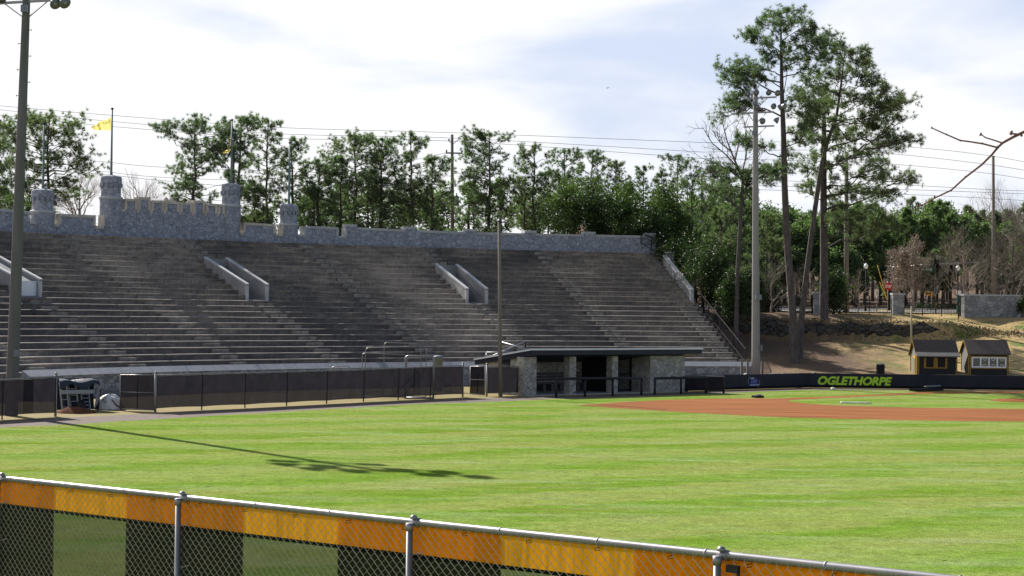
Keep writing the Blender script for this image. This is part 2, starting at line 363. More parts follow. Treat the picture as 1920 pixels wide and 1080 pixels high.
def grass_mat():
    m, n, l = newmat('mown_grass')
    out = nd(n, 'ShaderNodeOutputMaterial'); p = nd(n, 'ShaderNodeBsdfPrincipled', Roughness=0.9)
    p.inputs['Specular IOR Level'].default_value = 0.0
    t = nd(n, 'ShaderNodeTexCoord')
    # mowing bands run along (0.9, 0.44); measure across them
    dt = nd(n, 'ShaderNodeVectorMath', operation='DOT_PRODUCT'); dt.inputs[1].default_value = (-0.56, 0.83, 0)
    l.new(t.outputs['Object'], dt.inputs[0])
    mpw = nd(n, 'ShaderNodeMapping'); mpw.inputs['Rotation'].default_value = (0, 0, math.radians(-34)); mpw.inputs['Scale'].default_value = (0.10, 0.30, 1)
    l.new(t.outputs['Object'], mpw.inputs[0])
    wb = nd(n, 'ShaderNodeTexNoise', Scale=1.0, Detail=4.0, Roughness=0.6); l.new(mpw.outputs[0], wb.inputs['Vector'])
    ma = nd(n, 'ShaderNodeMath', operation='MULTIPLY_ADD'); ma.inputs[1].default_value = 6.5
    l.new(wb.outputs['Fac'], ma.inputs[0]); l.new(dt.outputs['Value'], ma.inputs[2])
    fr = nd(n, 'ShaderNodeMath', operation='MULTIPLY'); fr.inputs[1].default_value = 2*math.pi/5.2; l.new(ma.outputs[0], fr.inputs[0])
    sn = nd(n, 'ShaderNodeMath', operation='SINE'); l.new(fr.outputs[0], sn.inputs[0])
    sm = nd(n, 'ShaderNodeMapRange'); sm.interpolation_type = 'SMOOTHSTEP'
    sm.inputs['From Min'].default_value = -0.55; sm.inputs['From Max'].default_value = 0.65; l.new(sn.outputs[0], sm.inputs['Value'])
    mpd = nd(n, 'ShaderNodeMapping'); mpd.inputs['Rotation'].default_value = (0, 0, math.radians(-32)); mpd.inputs['Scale'].default_value = (0.11, 0.42, 1); l.new(t.outputs['Object'], mpd.inputs[0])
    am = nd(n, 'ShaderNodeTexNoise', Scale=1.0, Detail=4.0, Roughness=0.6); l.new(mpd.outputs[0], am.inputs['Vector'])
    amr = nd(n, 'ShaderNodeMapRange'); amr.inputs['From Min'].default_value = 0.35; amr.inputs['From Max'].default_value = 0.65
    amr.inputs['To Min'].default_value = 0.22; l.new(am.outputs['Fac'], amr.inputs['Value'])
    f2 = nd(n, 'ShaderNodeMath', operation='MULTIPLY'); f2.inputs[1].default_value = 2*math.pi/1.9; l.new(ma.outputs[0], f2.inputs[0])
    s2 = nd(n, 'ShaderNodeMath', operation='SINE'); l.new(f2.outputs[0], s2.inputs[0])
    sx = nd(n, 'ShaderNodeMath', operation='MULTIPLY_ADD'); sx.inputs[1].default_value = 0.22; l.new(s2.outputs[0], sx.inputs[0]); l.new(sm.outputs[0], sx.inputs[2])
    sa = nd(n, 'ShaderNodeMath', operation='MULTIPLY', use_clamp=True); l.new(sx.outputs[0], sa.inputs[0]); l.new(amr.outputs[0], sa.inputs[1])
    c1 = nd(n, 'ShaderNodeMixRGB', Color1=(0.188, 0.242, 0.062, 1), Color2=(0.094, 0.202, 0.013, 1)); l.new(sa.outputs[0], c1.inputs[0])
    # dry tan drifts, stretched along the bands
    dr = nd(n, 'ShaderNodeTexNoise', Scale=1.0, Detail=7.0, Roughness=0.65); l.new(mpd.outputs[0], dr.inputs['Vector'])
    drr = nd(n, 'ShaderNodeMapRange'); drr.inputs['From Min'].default_value = 0.47; drr.inputs['From Max'].default_value = 0.74; drr.inputs['To Max'].default_value = 0.55
    l.new(dr.outputs['Fac'], drr.inputs['Value'])
    mpe = nd(n, 'ShaderNodeMapping'); mpe.inputs['Rotation'].default_value = (0, 0, math.radians(-36)); mpe.inputs['Scale'].default_value = (0.16, 0.75, 1); mpe.inputs['Location'].default_value = (7, 3, 0); l.new(t.outputs['Object'], mpe.inputs[0])
    pa = nd(n, 'ShaderNodeTexNoise', Scale=1.0, Detail=6.0, Roughness=0.62); l.new(mpe.outputs[0], pa.inputs['Vector'])
    par = nd(n, 'ShaderNodeMapRange'); par.inputs['From Min'].default_value = 0.50; par.inputs['From Max'].default_value = 0.72; par.inputs['To Max'].default_value = 0.75; l.new(pa.outputs['Fac'], par.inputs['Value'])
    c15 = nd(n, 'ShaderNodeMixRGB', Color2=(0.225, 0.290, 0.135, 1)); l.new(par.outputs[0], c15.inputs[0]); l.new(c1.outputs[0], c15.inputs[1])
    c2 = nd(n, 'ShaderNodeMixRGB', Color2=(0.205, 0.185, 0.060, 1)); l.new(drr.outputs[0], c2.inputs[0]); l.new(c15.outputs[0], c2.inputs[1])
    fi = nd(n, 'ShaderNodeTexNoise', Scale=7.0, Detail=6.0, Roughness=0.85); l.new(t.outputs['Object'], fi.inputs['Vector'])
    fir = nd(n, 'ShaderNodeMapRange'); fir.inputs['From Min'].default_value = 0.28; fir.inputs['From Max'].default_value = 0.72
    fir.inputs['To Min'].default_value = 0.45; fir.inputs['To Max'].default_value = 1.55; l.new(fi.outputs['Fac'], fir.inputs['Value'])
    c3 = nd(n, 'ShaderNodeMixRGB', blend_type='MULTIPLY', Fac=1.0); l.new(c2.outputs[0], c3.inputs[1]); l.new(fir.outputs[0], c3.inputs[2])
    cn = nd(n, 'ShaderNodeTexNoise', Scale=1.7, Detail=4.0, Roughness=0.7); l.new(t.outputs['Object'], cn.inputs['Vector'])
    cnr = nd(n, 'ShaderNodeMapRange'); cnr.inputs['From Min'].default_value = 0.3; cnr.inputs['From Max'].default_value = 0.7; cnr.inputs['To Min'].default_value = 0.80; cnr.inputs['To Max'].default_value = 1.2; l.new(cn.outputs['Fac'], cnr.inputs['Value'])
    c35 = nd(n, 'ShaderNodeMixRGB', blend_type='MULTIPLY', Fac=1.0); l.new(c3.outputs[0], c35.inputs[1]); l.new(cnr.outputs[0], c35.inputs[2]); c3 = c35
    # fallen leaf specks
    vs = nd(n, 'ShaderNodeTexVoronoi', Scale=0.9); l.new(t.outputs['Object'], vs.inputs['Vector'])
    vr = nd(n, 'ShaderNodeMapRange'); vr.inputs['From Min'].default_value = 0.045; vr.inputs['From Max'].default_value = 0.06; l.new(vs.outputs['Distance'], vr.inputs['Value'])
    c4 = nd(n, 'ShaderNodeMixRGB', Color1=(0.07, 0.05, 0.025, 1)); l.new(vr.outputs[0], c4.inputs[0]); l.new(c3.outputs[0], c4.inputs[2])
    l.new(c4.outputs[0], p.inputs['Base Color'])
    bf = nd(n, 'ShaderNodeTexNoise', Scale=22.0, Detail=4.0); l.new(t.outputs['Object'], bf.inputs['Vector'])
    bp = nd(n, 'ShaderNodeBump', Strength=0.7, Distance=0.04); l.new(bf.outputs['Fac'], bp.inputs['Height']); l.new(bp.outputs[0], p.inputs['Normal'])
    l.new(p.outputs[0], out.inputs[0])
    return m
M['grass'] = grass_mat()
M['clay'] = mat('red_clay', (0.225, 0.088, 0.035), 1.0, 0.36, 0.8, 0.6, 9, 0, (0.16, 1.2, 1), 0.05)
M['track'] = mat('brown_gravel_track', (0.115, 0.088, 0.078), 0.95, 0.3, 2.0, 0.6, 12)
M['dry'] = mat('dry_tan_grass', (0.25, 0.18, 0.078), 0.95, 0.2, 0.7, 0.6, 10, 0, (1, 1, 1), 0.2, (0.15, 0.14, 0.05))
def ground_mat():
    m, n, l = newmat('bank_ground')
    out = nd(n, 'ShaderNodeOutputMaterial'); p = nd(n, 'ShaderNodeBsdfPrincipled', Roughness=0.95)
    p.inputs['Specular IOR Level'].default_value = 0.1
    t = nd(n, 'ShaderNodeTexCoord'); s = nd(n, 'ShaderNodeSeparateXYZ'); l.new(t.outputs['Object'], s.inputs[0])
    a = nd(n, 'ShaderNodeTexNoise', Scale=0.22, Detail=6.0, Roughness=0.65); l.new(t.outputs['Object'], a.inputs['Vector'])
    f = nd(n, 'ShaderNodeTexNoise', Scale=3.5, Detail=8.0, Roughness=0.78); l.new(t.outputs['Object'], f.inputs['Vector'])
    # leaf litter under the pines (smaller x), dry grass further right
    lx = nd(n, 'ShaderNodeMapRange'); lx.inputs['From Min'].default_value = 22; lx.inputs['From Max'].default_value = 31
    l.new(s.outputs['X'], lx.inputs['Value'])
    ax = nd(n, 'ShaderNodeMath', operation='MULTIPLY_ADD'); ax.inputs[1].default_value = 1.6; ax.inputs[2].default_value = -0.8
    l.new(a.outputs['Fac'], ax.inputs[0])
    bx = nd(n, 'ShaderNodeMath', operation='ADD', use_clamp=True); l.new(ax.outputs[0], bx.inputs[0]); l.new(lx.outputs[0], bx.inputs[1])
    fy = nd(n, 'ShaderNodeMapRange'); fy.inputs['From Min'].default_value = 163; fy.inputs['From Max'].default_value = 168; fy.inputs['To Max'].default_value = -2.0
    l.new(s.outputs['Y'], fy.inputs['Value'])
    by = nd(n, 'ShaderNodeMath', operation='ADD', use_clamp=True); l.new(bx.outputs[0], by.inputs[0]); l.new(fy.outputs[0], by.inputs[1]); bx = by
    gr = nd(n, 'ShaderNodeMixRGB', Color1=(0.41, 0.30, 0.14, 1), Color2=(0.13, 0.18, 0.04, 1))
    gn = nd(n, 'ShaderNodeTexNoise', Scale=0.5, Detail=6.0); l.new(t.outputs['Object'], gn.inputs['Vector'])
    gm = nd(n, 'ShaderNodeMapRange'); gm.inputs['From Min'].default_value = 0.52; gm.inputs['From Max'].default_value = 0.68; l.new(gn.outputs['Fac'], gm.inputs['Value'])
    l.new(gm.outputs[0], gr.inputs[0])
    c = nd(n, 'ShaderNodeMixRGB', Color1=(0.15, 0.10, 0.07, 1)); l.new(bx.outputs[0], c.inputs[0]); l.new(gr.outputs[0], c.inputs[2])
    fr = nd(n, 'ShaderNodeMapRange'); fr.inputs['From Min'].default_value = 0.25; fr.inputs['From Max'].default_value = 0.75
    fr.inputs['To Min'].default_value = 0.45; fr.inputs['To Max'].default_value = 1.5; l.new(f.outputs['Fac'], fr.inputs['Value'])
    mu = nd(n, 'ShaderNodeMixRGB', blend_type='MULTIPLY', Fac=1.0); l.new(c.outputs[0], mu.inputs[1]); l.new(fr.outputs[0], mu.inputs[2])
    l.new(mu.outputs[0], p.inputs['Base Color'])
    bp = nd(n, 'ShaderNodeBump', Strength=1.0, Distance=0.08); l.new(f.outputs['Fac'], bp.inputs['Height']); l.new(bp.outputs[0], p.inputs['Normal'])
    l.new(p.outputs[0], out.inputs[0])
    return m
M['ground'] = ground_mat()

# ------------------------------------------------------------------ mesh builder and scene graph
WORLD = {}
class MB:
    def __init__(s): s.v = []; s.f = []
    def add(s, vs, fs):
        b = len(s.v); s.v += [tuple(x) for x in vs]; s.f += [tuple(i + b for i in f) for f in fs]; return s
    def box(s, c, size, rz=0.0, ax=None):
        hx, hy, hz = size[0]/2, size[1]/2, size[2]/2
        if ax is None:
            cz, sz = math.cos(rz), math.sin(rz); X = Vector((cz, sz, 0)); Y = Vector((-sz, cz, 0)); Z = Vector((0, 0, 1))
        else: X, Y, Z = ax
        c = Vector(c)
        vs = [c + X*(hx*a) + Y*(hy*b) + Z*(hz*d) for a, b, d in ((-1,-1,-1),(1,-1,-1),(1,1,-1),(-1,1,-1),(-1,-1,1),(1,-1,1),(1,1,1),(-1,1,1))]
        return s.add(vs, [(0,3,2,1),(4,5,6,7),(0,1,5,4),(1,2,6,5),(2,3,7,6),(3,0,4,7)])
    def bar(s, a, b, wd, ht, up=(0, 0, 1)):
        a, b = Vector(a), Vector(b); d = b - a; L = d.length; X = d/L; Y = Vector(up).cross(X).normalized(); Z = X.cross(Y)
        return s.box((a + b)/2, (L, wd, ht), ax=(X, Y, Z))
    def tube(s, pts, rad, n=8, cap=True):
        pts = [Vector(p) for p in pts]
        if not hasattr(rad, '__len__'): rad = [rad]*len(pts)
        b = len(s.v); N = len(pts); up = None
        for i, p in enumerate(pts):
            t = (pts[min(i+1, N-1)] - pts[max(i-1, 0)])
            if t.length < 1e-9: t = Vector((0, 0, 1))
            t.normalize()
            if up is None: up = t.orthogonal().normalized()
            else:
                up = up - t*up.dot(t)
                up = up.normalized() if up.length > 1e-6 else t.orthogonal().normalized()
            q = t.cross(up)
            for k in range(n):
                a = 2*math.pi*k/n
                s.v.append(tuple(p + (up*math.cos(a) + q*math.sin(a))*rad[i]))
        for i in range(N-1):
            for k in range(n):
                k2 = (k+1) % n
                s.f.append((b+i*n+k, b+i*n+k2, b+(i+1)*n+k2, b+(i+1)*n+k))
        if cap and n > 2:
            s.f.append(tuple(b+k for k in range(n))[::-1]); s.f.append(tuple(b+(N-1)*n+k for k in range(n)))
        return s
    def lathe(s, c, prof, n=24, axis='Z', cap=True):
        b = len(s.v); c = Vector(c)
        for r, z in prof:
            for k in range(n):
                a = 2*math.pi*k/n; x, y = r*math.cos(a), r*math.sin(a)
                s.v.append(tuple(c + Vector((x, y, z))) if axis == 'Z' else tuple(c + axis @ Vector((x, y, z))))
        for i in range(len(prof)-1):
            for k in range(n):
                k2 = (k+1) % n; s.f.append((b+i*n+k, b+i*n+k2, b+(i+1)*n+k2, b+(i+1)*n+k))
        if cap:
            s.f.append(tuple(b+k for k in range(n))[::-1]); s.f.append(tuple(b+(len(prof)-1)*n+k for k in range(n)))
        return s
    def prism(s, pts, off):
        n = len(pts); off = Vector(off); pts = [Vector(p) for p in pts]
        s.add(pts + [p + off for p in pts], [tuple(range(n))[::-1], tuple(range(n, 2*n))] + [(i, (i+1) % n, n+(i+1) % n, n+i) for i in range(n)])
        return s
    def torus(s, c, R, r, ax=None, n=20, k=6, a0=0, a1=2*math.pi):
        X, Y = (Vector((1,0,0)), Vector((0,0,1))) if ax is None else ax
        c = Vector(c); m = n if abs(a1-a0) < 6.28 else n
        pts = [c + X*(R*math.cos(a0+(a1-a0)*i/m)) + Y*(R*math.sin(a0+(a1-a0)*i/m)) for i in range(m+1)]
        return s.tube(pts, r, k)
    def build(s, name, m, parent=None, smooth=False):
        base = WORLD.get(parent.name, Vector((0, 0, 0))) if parent else Vector((0, 0, 0))
        me = bpy.data.meshes.new(name)
        v = np.array(s.v, dtype=np.float64) - np.array(base)
        me.from_pydata(v.tolist(), [], s.f)
        if smooth: me.polygons.foreach_set('use_smooth', [True]*len(me.polygons))
        me.materials.append(m); me.update()
        o = bpy.data.objects.new(name, me); COL.objects.link(o)
        if parent: o.parent = parent
        WORLD[o.name] = Vector(base)
        return o
def tag(o, label, cat, group=None):
    o['label'] = label; o['category'] = cat
    if group: o['group'] = group
    return o
def thing(name, label, cat, loc=(0, 0, 0), group=None):
    o = bpy.data.objects.new(name, None); COL.objects.link(o); o.location = loc; o.empty_display_size = 0.3
    WORLD[o.name] = Vector(loc)
    return tag(o, label, cat, group)
def struct(name, mb, m, kind='structure', smooth=False):
    o = mb.build(name, m, None, smooth); o['kind'] = kind; return o
def tris(name, V, m, parent):
    """V: (n,3,3) array of triangles"""
    base = WORLD.get(parent.name, Vector((0, 0, 0))) if parent else Vector((0, 0, 0))
    V = (V.reshape(-1, 3) - np.array(base)).astype(np.float32); n = len(V)//3
    me = bpy.data.meshes.new(name)
    me.vertices.add(len(V)); me.vertices.foreach_set('co', V.ravel())
    me.loops.add(len(V)); me.loops.foreach_set('vertex_index', np.arange(len(V), dtype=np.int32))
    me.polygons.add(n); me.polygons.foreach_set('loop_start', np.arange(0, len(V), 3, dtype=np.int32))
    try: me.polygons.foreach_set('loop_total', np.full(n, 3, dtype=np.int32))
    except Exception: pass
    me.materials.append(m); me.update(calc_edges=True); me.validate()
    o = bpy.data.objects.new(name, me); COL.objects.link(o)
    if parent: o.parent = parent
    return o
def copy_tree(o, parent=None):
    c = o.copy(); COL.objects.link(c)
    if parent: c.parent = parent
    for ch in list(o.children): copy_tree(ch, c)
    return c

# ------------------------------------------------------------------ terrain
def smooth(a, b, x):
    t = np.clip((x - a)/(b - a), 0, 1); return t*t*(3 - 2*t)
RET_Y = 135.0
def terr(X, Y):
    X = np.asarray(X, float); Y = np.asarray(Y, float)
    prof = np.interp(Y, [116.3, 117.5, 124, 129, 134.6, 135.2, 140, 162, 200, 330, 1500], [0, 0.45, 1.15, 1.85, 2.75, 4.05, 4.6, 5.1, 6.6, 20, 22])
    # right of the dry stone wall the bank is one smooth slope
    flat = np.interp(Y, [116.3, 117.5, 124, 141, 162, 200, 330, 1500], [0, 0.45, 1.25, 4.6, 5.1, 6.6, 20, 22])
    k = smooth(32, 37, X)
    right = (prof*(1 - k) + flat*k)*smooth(6, 12, X)
    th = np.arctan2(X - SX, Y - SY); r = np.hypot(X - SX, Y - SY)
    ramp = np.interp(r, [R0 - 0.5, R0 + 2.0, R0 + DEP, R0 + DEP + 3, 400], [0, 0.5, 6.6, 7.6, 18])
    ins = (1 - smooth(-0.25, -0.06, th))*(Y > SY - 40)
    return np.maximum(right, ramp*ins)
def gz(x, y): return float(terr(x, y))
def axis(segs):
    o = []
    for a, b, st in segs: o += list(np.arange(a, b, st))
    return np.array(sorted(set(np.round(o, 3))))
xs = axis([(-3000, -200, 400), (-200, -90, 10), (-90, 80, 1.0), (80, 200, 10), (200, 3001, 400)])
ys = axis([(-200, 60, 10), (60, 131, 1.0), (131, 138, 0.3), (138, 200, 1.0), (200, 400, 10), (400, 4001, 450)])
XX, YY = np.meshgrid(xs, ys)
rng0 = np.random.default_rng(4)
ZZ = terr(XX, YY)
wob = (np.sin(XX*0.7 + YY*0.31) + np.sin(XX*0.23 - YY*0.57 + 1.0) + np.sin(XX*1.3 + 2.0)*np.sin(YY*1.1))*0.06
ZZ = ZZ + wob*np.clip(ZZ, 0, 1) - 0.012
mb = MB()
mb.v = [tuple(p) for p in np.stack([XX, YY, ZZ], -1).reshape(-1, 3)]
nx = len(xs)
mb.f = [(j*nx+i, j*nx+i+1, (j+1)*nx+i+1, (j+1)*nx+i) for j in range(len(ys)-1) for i in range(nx-1)]
struct('ground', mb, M['ground'], smooth=True)

# ------------------------------------------------------------------ the field: sheets 4 mm apart
def sheet(name, pts, z, m):
    from mathutils.geometry import tessellate_polygon
    P = [Vector((p[0], p[1], z)) for p in pts]
    b = MB(); b.add(P, tessellate_polygon([P])); return struct(name, b, m)
def densify(pts, step=1.2, amp=0.08, seed=1):
    r = random.Random(seed); out = []
    for a, b in zip(pts[:-1], pts[1:]):
        n = max(1, int((Vector(b) - Vector(a)).length/step))
        for i in range(n):
            q = Vector(a).lerp(Vector(b), i/n); out.append((q[0] + r.uniform(-amp, amp), q[1] + r.uniform(-amp, amp)))
    out.append(tuple(pts[-1])[:2]); return out
edge_px = [(-320, 826), (0, 802), (145, 795), (300, 786), (480, 775), (640, 766), (780, 758), (880, 755.5), (992, 750.5), (1040, 748),
           (1160, 745), (1284, 740.5), (1420, 735), (1500, 732), (1600, 731.7), (1720, 732.5), (2100, 737)]
edge = [tuple(G(x, y))[:2] for x, y in edge_px]
track = [tuple(arc(t, R0 - 2.4))[:2] for t in np.linspace(TH_L - 0.2, -0.25, 30)] + [tuple(G(1380, 728))[:2], tuple(G(1516, 726.6))[:2], tuple(G(2200, 735))[:2]]
sheet('dry_verge', track + [tuple(G(2200, 775))[:2]] + [tuple(G(x, y + 12))[:2] for x, y in edge_px[::-1]], 0.0, M['dry'])
fence_px = [(-320, 806), (0, 788), (105, 782), (292, 773.5), (460, 766), (682, 755), (868, 746), (990, 743.5), (1284, 735), (1370, 731), (1516, 727.3), (2200, 736)]
fence_line = [tuple(G(x, y + 1.5))[:2] for x, y in fence_px]
trk = densify(fence_line, 1.5, 0.12, 3) + [tuple(G(2200, 750))[:2]] + [tuple(G(x, y + 6))[:2] for x, y in edge_px[::-1]]
sheet('warning_track', trk, 0.004, M['track'])
sheet('outfield_grass', densify(edge, 1.0, 0.10, 5) + [(60, 92), (75, 60), (75, -40), (-60, -40), (-60, 40)], 0.008, M['grass'])
def curve(pts, n=8):
    P = [Vector((p[0], p[1], 0)) for p in pts]; out = []
    for i in range(len(P)-1):
        a, b, c, d = P[max(i-1, 0)], P[i], P[i+1], P[min(i+2, len(P)-1)]
        for k in range(n):
            t = k/n; q = 0.5*((2*b) + (c-a)*t + (2*a-5*b+4*c-d)*t*t + (3*b-a-3*c+d)*t**3); out.append((q.x, q.y))
    out.append((P[-1].x, P[-1].y)); return out
near = curve([tuple(G(x, y))[:2] for x, y in [(1084, 760.5), (1160, 765.5), (1280, 773), (1390, 779), (1500, 783.5), (1700, 788), (1920, 791), (2250, 794)]])
far = curve([tuple(G(x, y))[:2] for x, y in [(2250, 771), (1920, 767), (1740, 765), (1620, 762), (1535, 758.5), (1478, 753), (1480, 750.5)]])
up1 = [tuple(G(x, y))[:2] for x, y in [(1500, 749.3), (1600, 744.8), (1690, 740.6), (1740, 738.6), (1830, 737.4), (2250, 741)]]
up2 = [tuple(G(x, y))[:2] for x, y in [(2250, 735.8), (1830, 734.2), (1760, 734.6), (1716, 736), (1640, 740.2), (1530, 744.6), (1450, 747.3)]]
tipb = curve([tuple(G(x, y))[:2] for x, y in [(1450, 747.3), (1370, 747.4), (1290, 748.6), (1180, 753.5), (1084, 760.5)]])
rag = near + far + up1 + up2 + tipb[1:-1]
sheet('infield_dirt', densify(rag + rag[:1], .6, .14, 8)[:-1], 0.012, M['clay'])
mbm = MB(); c = G(1912, 752); mbm.lathe((c.x, c.y, 0.016), [(1.6, 0), (1.2, 0.07), (0.5, 0.12), (0.01, 0.13)], 24, cap=False)
struct('pitching_mound', mbm, M['clay'], smooth=True)

# ------------------------------------------------------------------ grandstand
gs = thing('grandstand', 'long curved weathered concrete grandstand of stepped seating rows behind the dugout', 'grandstand', arc(-0.6, R0))
P_IN, P_OUT, P_W = 11, 17, 0.72                # portal rows and half width
def spans(i):
    cuts = []
    if P_IN < i <= P_OUT:
        for t in PORTALS: hw = P_W/(R0 + i*TREAD); cuts.append((t - hw, t + hw))
    cuts.sort(); out = []; a = TH_L
    for c0, c1 in cuts:
        out.append((a, c0)); a = c1
    out.append((a, TH_R)); return out
rr = random.Random(7)
for i in range(ROWS):
    b = MB(); r = R0 + i*TREAD; z = Z0 + i*RISE; zb = z - RISE if i else -0.1; re = r + TREAD + (0.35 if i == ROWS-1 else 0.03)
    tl = 0.022 if i < 12 else 0.008
    prof = [(r + 0.05, zb - 0.01), (r + 0.05, z - 0.10), (r, z - 0.10), (r, z - tl), (r + 0.11, z), (re, z + 0.002)]
    nb = MB()
    for a, c in spans(i):
        n = max(1, int((c - a)*r/0.8)); B = len(b.v); m = len(prof)
        for k in range(n + 1):
            t = a + (c - a)*k/n
            jz = rr.uniform(-0.006, 0.006)
            for pr, pz in prof: b.v.append(tuple(arc(t, pr, pz + (jz if pz > zb else 0))))
        for k in range(n):
            for q in range(m-1): b.f.append((B+k*m+q, B+(k+1)*m+q, B+(k+1)*m+q+1, B+k*m+q+1))
        q0 = len(nb.v)
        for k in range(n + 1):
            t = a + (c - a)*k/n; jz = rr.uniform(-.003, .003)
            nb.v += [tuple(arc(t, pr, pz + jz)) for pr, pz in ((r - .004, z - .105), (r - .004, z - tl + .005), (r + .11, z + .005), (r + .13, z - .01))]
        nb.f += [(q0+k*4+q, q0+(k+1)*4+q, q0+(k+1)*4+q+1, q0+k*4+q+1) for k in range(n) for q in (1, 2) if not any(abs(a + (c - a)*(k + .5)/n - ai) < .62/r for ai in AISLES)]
        for k in (0, n):                        # closed ends
            b.v += [tuple(arc(a + (c - a)*k/n, re, zb - 0.01))]
            e = len(b.v) - 1; b.f.append(tuple(B+k*m+q for q in range(m)) + (e,))
    so = b.build('seating_row', M['concrete'], gs)
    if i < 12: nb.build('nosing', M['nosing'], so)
for t, s in [(t, s) for t in AISLES + [TH_R - 0.012] for s in (-1, 1)]:
    gap = any(abs(t - p) < 0.02 for p in PORTALS)
    for i0, i1 in (((1, P_IN + 1), (P_OUT + 2, ROWS)) if gap else ((1, ROWS),)):
        b = MB(); line = []
        for i in range(i0, i1):
            r = R0 + i*TREAD; z = Z0 + (i-1)*RISE; tt = t + s*0.29/r
            c = arc(tt, r - 0.13, z + RISE*0.25 + rr.uniform(-.01, .01))
            b.box(c, (0.53, 0.36, RISE*0.5 + .06), -tt); line.append(arc(tt, r + .02, z - .06))
        b.bar(line[0], line[-1], .4, .16)
        b.build('aisle_steps', M['steps'], gs)
# right end wall of the stand
b = MB(); pts = [arc(TH_R + 0.0006, R0, -0.2)]
for i in range(ROWS):
    z = Z0 + i*RISE - 0.12
    pts += [arc(TH_R + 0.0006, R0 + i*TREAD + 0.02, z), arc(TH_R + 0.0006, R0 + (i+1)*TREAD, z)]
pts.append(arc(TH_R + 0.0006, R0 + ROWS*TREAD, -0.2))
tv = arc(TH_R + 0.005, R0) - arc(TH_R, R0)
b.prism(pts, tv); b.build('end_wall', M['concrete'], gs)
# portals: two sloping cheek walls with coping, floor, back wall
for k, t in enumerate(PORTALS):
    wl_, cp, fl = MB(), MB(), MB()
    ra, rb = R0 + P_IN*TREAD + 0.72, R0 + P_OUT*TREAD + 0.9
    za, zb = Z0 + P_IN*RISE, Z0 + P_OUT*RISE
    for s in (-1, 1):
        tt = t + s*(P_W + 0.06)/((ra + rb)/2)
        T = Vector((math.cos(tt), -math.sin(tt), 0))
        A, B2 = arc(tt, ra, 0), arc(tt, rb, 0)
        h0, h1 = 0.86, 0.70
        poly = [Vector((A.x, A.y, za - 0.05)), Vector((B2.x, B2.y, za - 0.05)), Vector((B2.x, B2.y, zb + h1)), Vector((A.x, A.y, za + h0 + 0.14))]
        wl_.prism([p - T*0.08 for p in poly], T*0.16)
        p0, p1 = Vector((A.x, A.y, za + h0 + 0.18)), Vector((B2.x, B2.y, zb + h1 + 0.04))
        cp.bar(p0 + (p0-p1).normalized()*0.06, p1, 0.23, 0.09)
        cp.box((A.x, A.y, za + 0.45), (0.2, 0.12, 0.96), -tt)
    tq = t
    b1 = arc(tq, rb - 0.15, 0)
    wl_.box((b1.x, b1.y, (za + zb)/2 + 0.28), (2*P_W - 0.05, 0.15, zb - za + 0.75), -tq)
    fc = arc(tq, (ra + rb)/2, za + 0.03); fl.box(fc, (2*P_W - 0.06, rb - ra, 0.1), -tq)
    if k == 2:
        d = arc(tq, ra + 0.25, za + 0.47); dm = MB(); dm.box(d, (2*P_W - 0.06, 0.06, 0.9), -tq); dm.build('entrance_panel', M['door_white'], gs)
        p0, p1 = arc(tq, ra + 0.3, za + 0.86), arc(tq, rb - 0.25, zb + 0.45); fl.bar(p0, p1, 2*P_W - 0.06, 0.08)
    wl_.build('portal_wall', M['cheek'], gs); cp.build('portal_coping', M['coping_grey'], gs); fl.build('portal_floor', M['cheek'], gs)
    rl = MB(); q = arc(tq, rb - 0.12, zb + 0.66); T = Vector((math.cos(tq), -math.sin(tq), 0))
    rl.tube([q - T*P_W + Vector((0, 0, .35)), q + T*P_W + Vector((0, 0, .35))], 0.022, 6); rl.tube([q, q + Vector((0, 0, .35))], 0.022, 6)
    rl.build('portal_rail', M['black_metal'], gs)
# right-hand cheek wall and its pier
tt = TH_R - 0.004; A, B2 = arc(tt, R0 + 12*TREAD + .5), arc(tt, R0 + 20.5*TREAD); za, zb = Z0 + 12*RISE, Z0 + 20.5*RISE
T = Vector((math.cos(tt), -math.sin(tt), 0)); cw, cc = MB(), MB()
cw.prism([p + T*0.1 for p in (Vector((A.x, A.y, za - .4)), Vector((B2.x, B2.y, za - .4)), Vector((B2.x, B2.y, zb + .55)), Vector((A.x, A.y, za + .8)))], T*0.22)
cc.bar(Vector((A.x, A.y, za + .86)) + T*.21, Vector((B2.x, B2.y, zb + .60)) + T*.21, 0.32, 0.1)
cc.box((A.x + T.x*.21, A.y + T.y*.21, za + .35), (0.27, 0.14, 0.92), -tt)
cw.box((B2.x + T.x*.6, B2.y + T.y*.6, zb + .1), (0.5, 0.5, 1.4), -tt); cc.box((B2.x + T.x*.6, B2.y + T.y*.6, zb + .85), (0.6, 0.6, 0.1), -tt)
cw.build('end_cheek_wall', M['cheek'], gs); cc.build('end_cheek_coping', M['coping_grey'], gs)

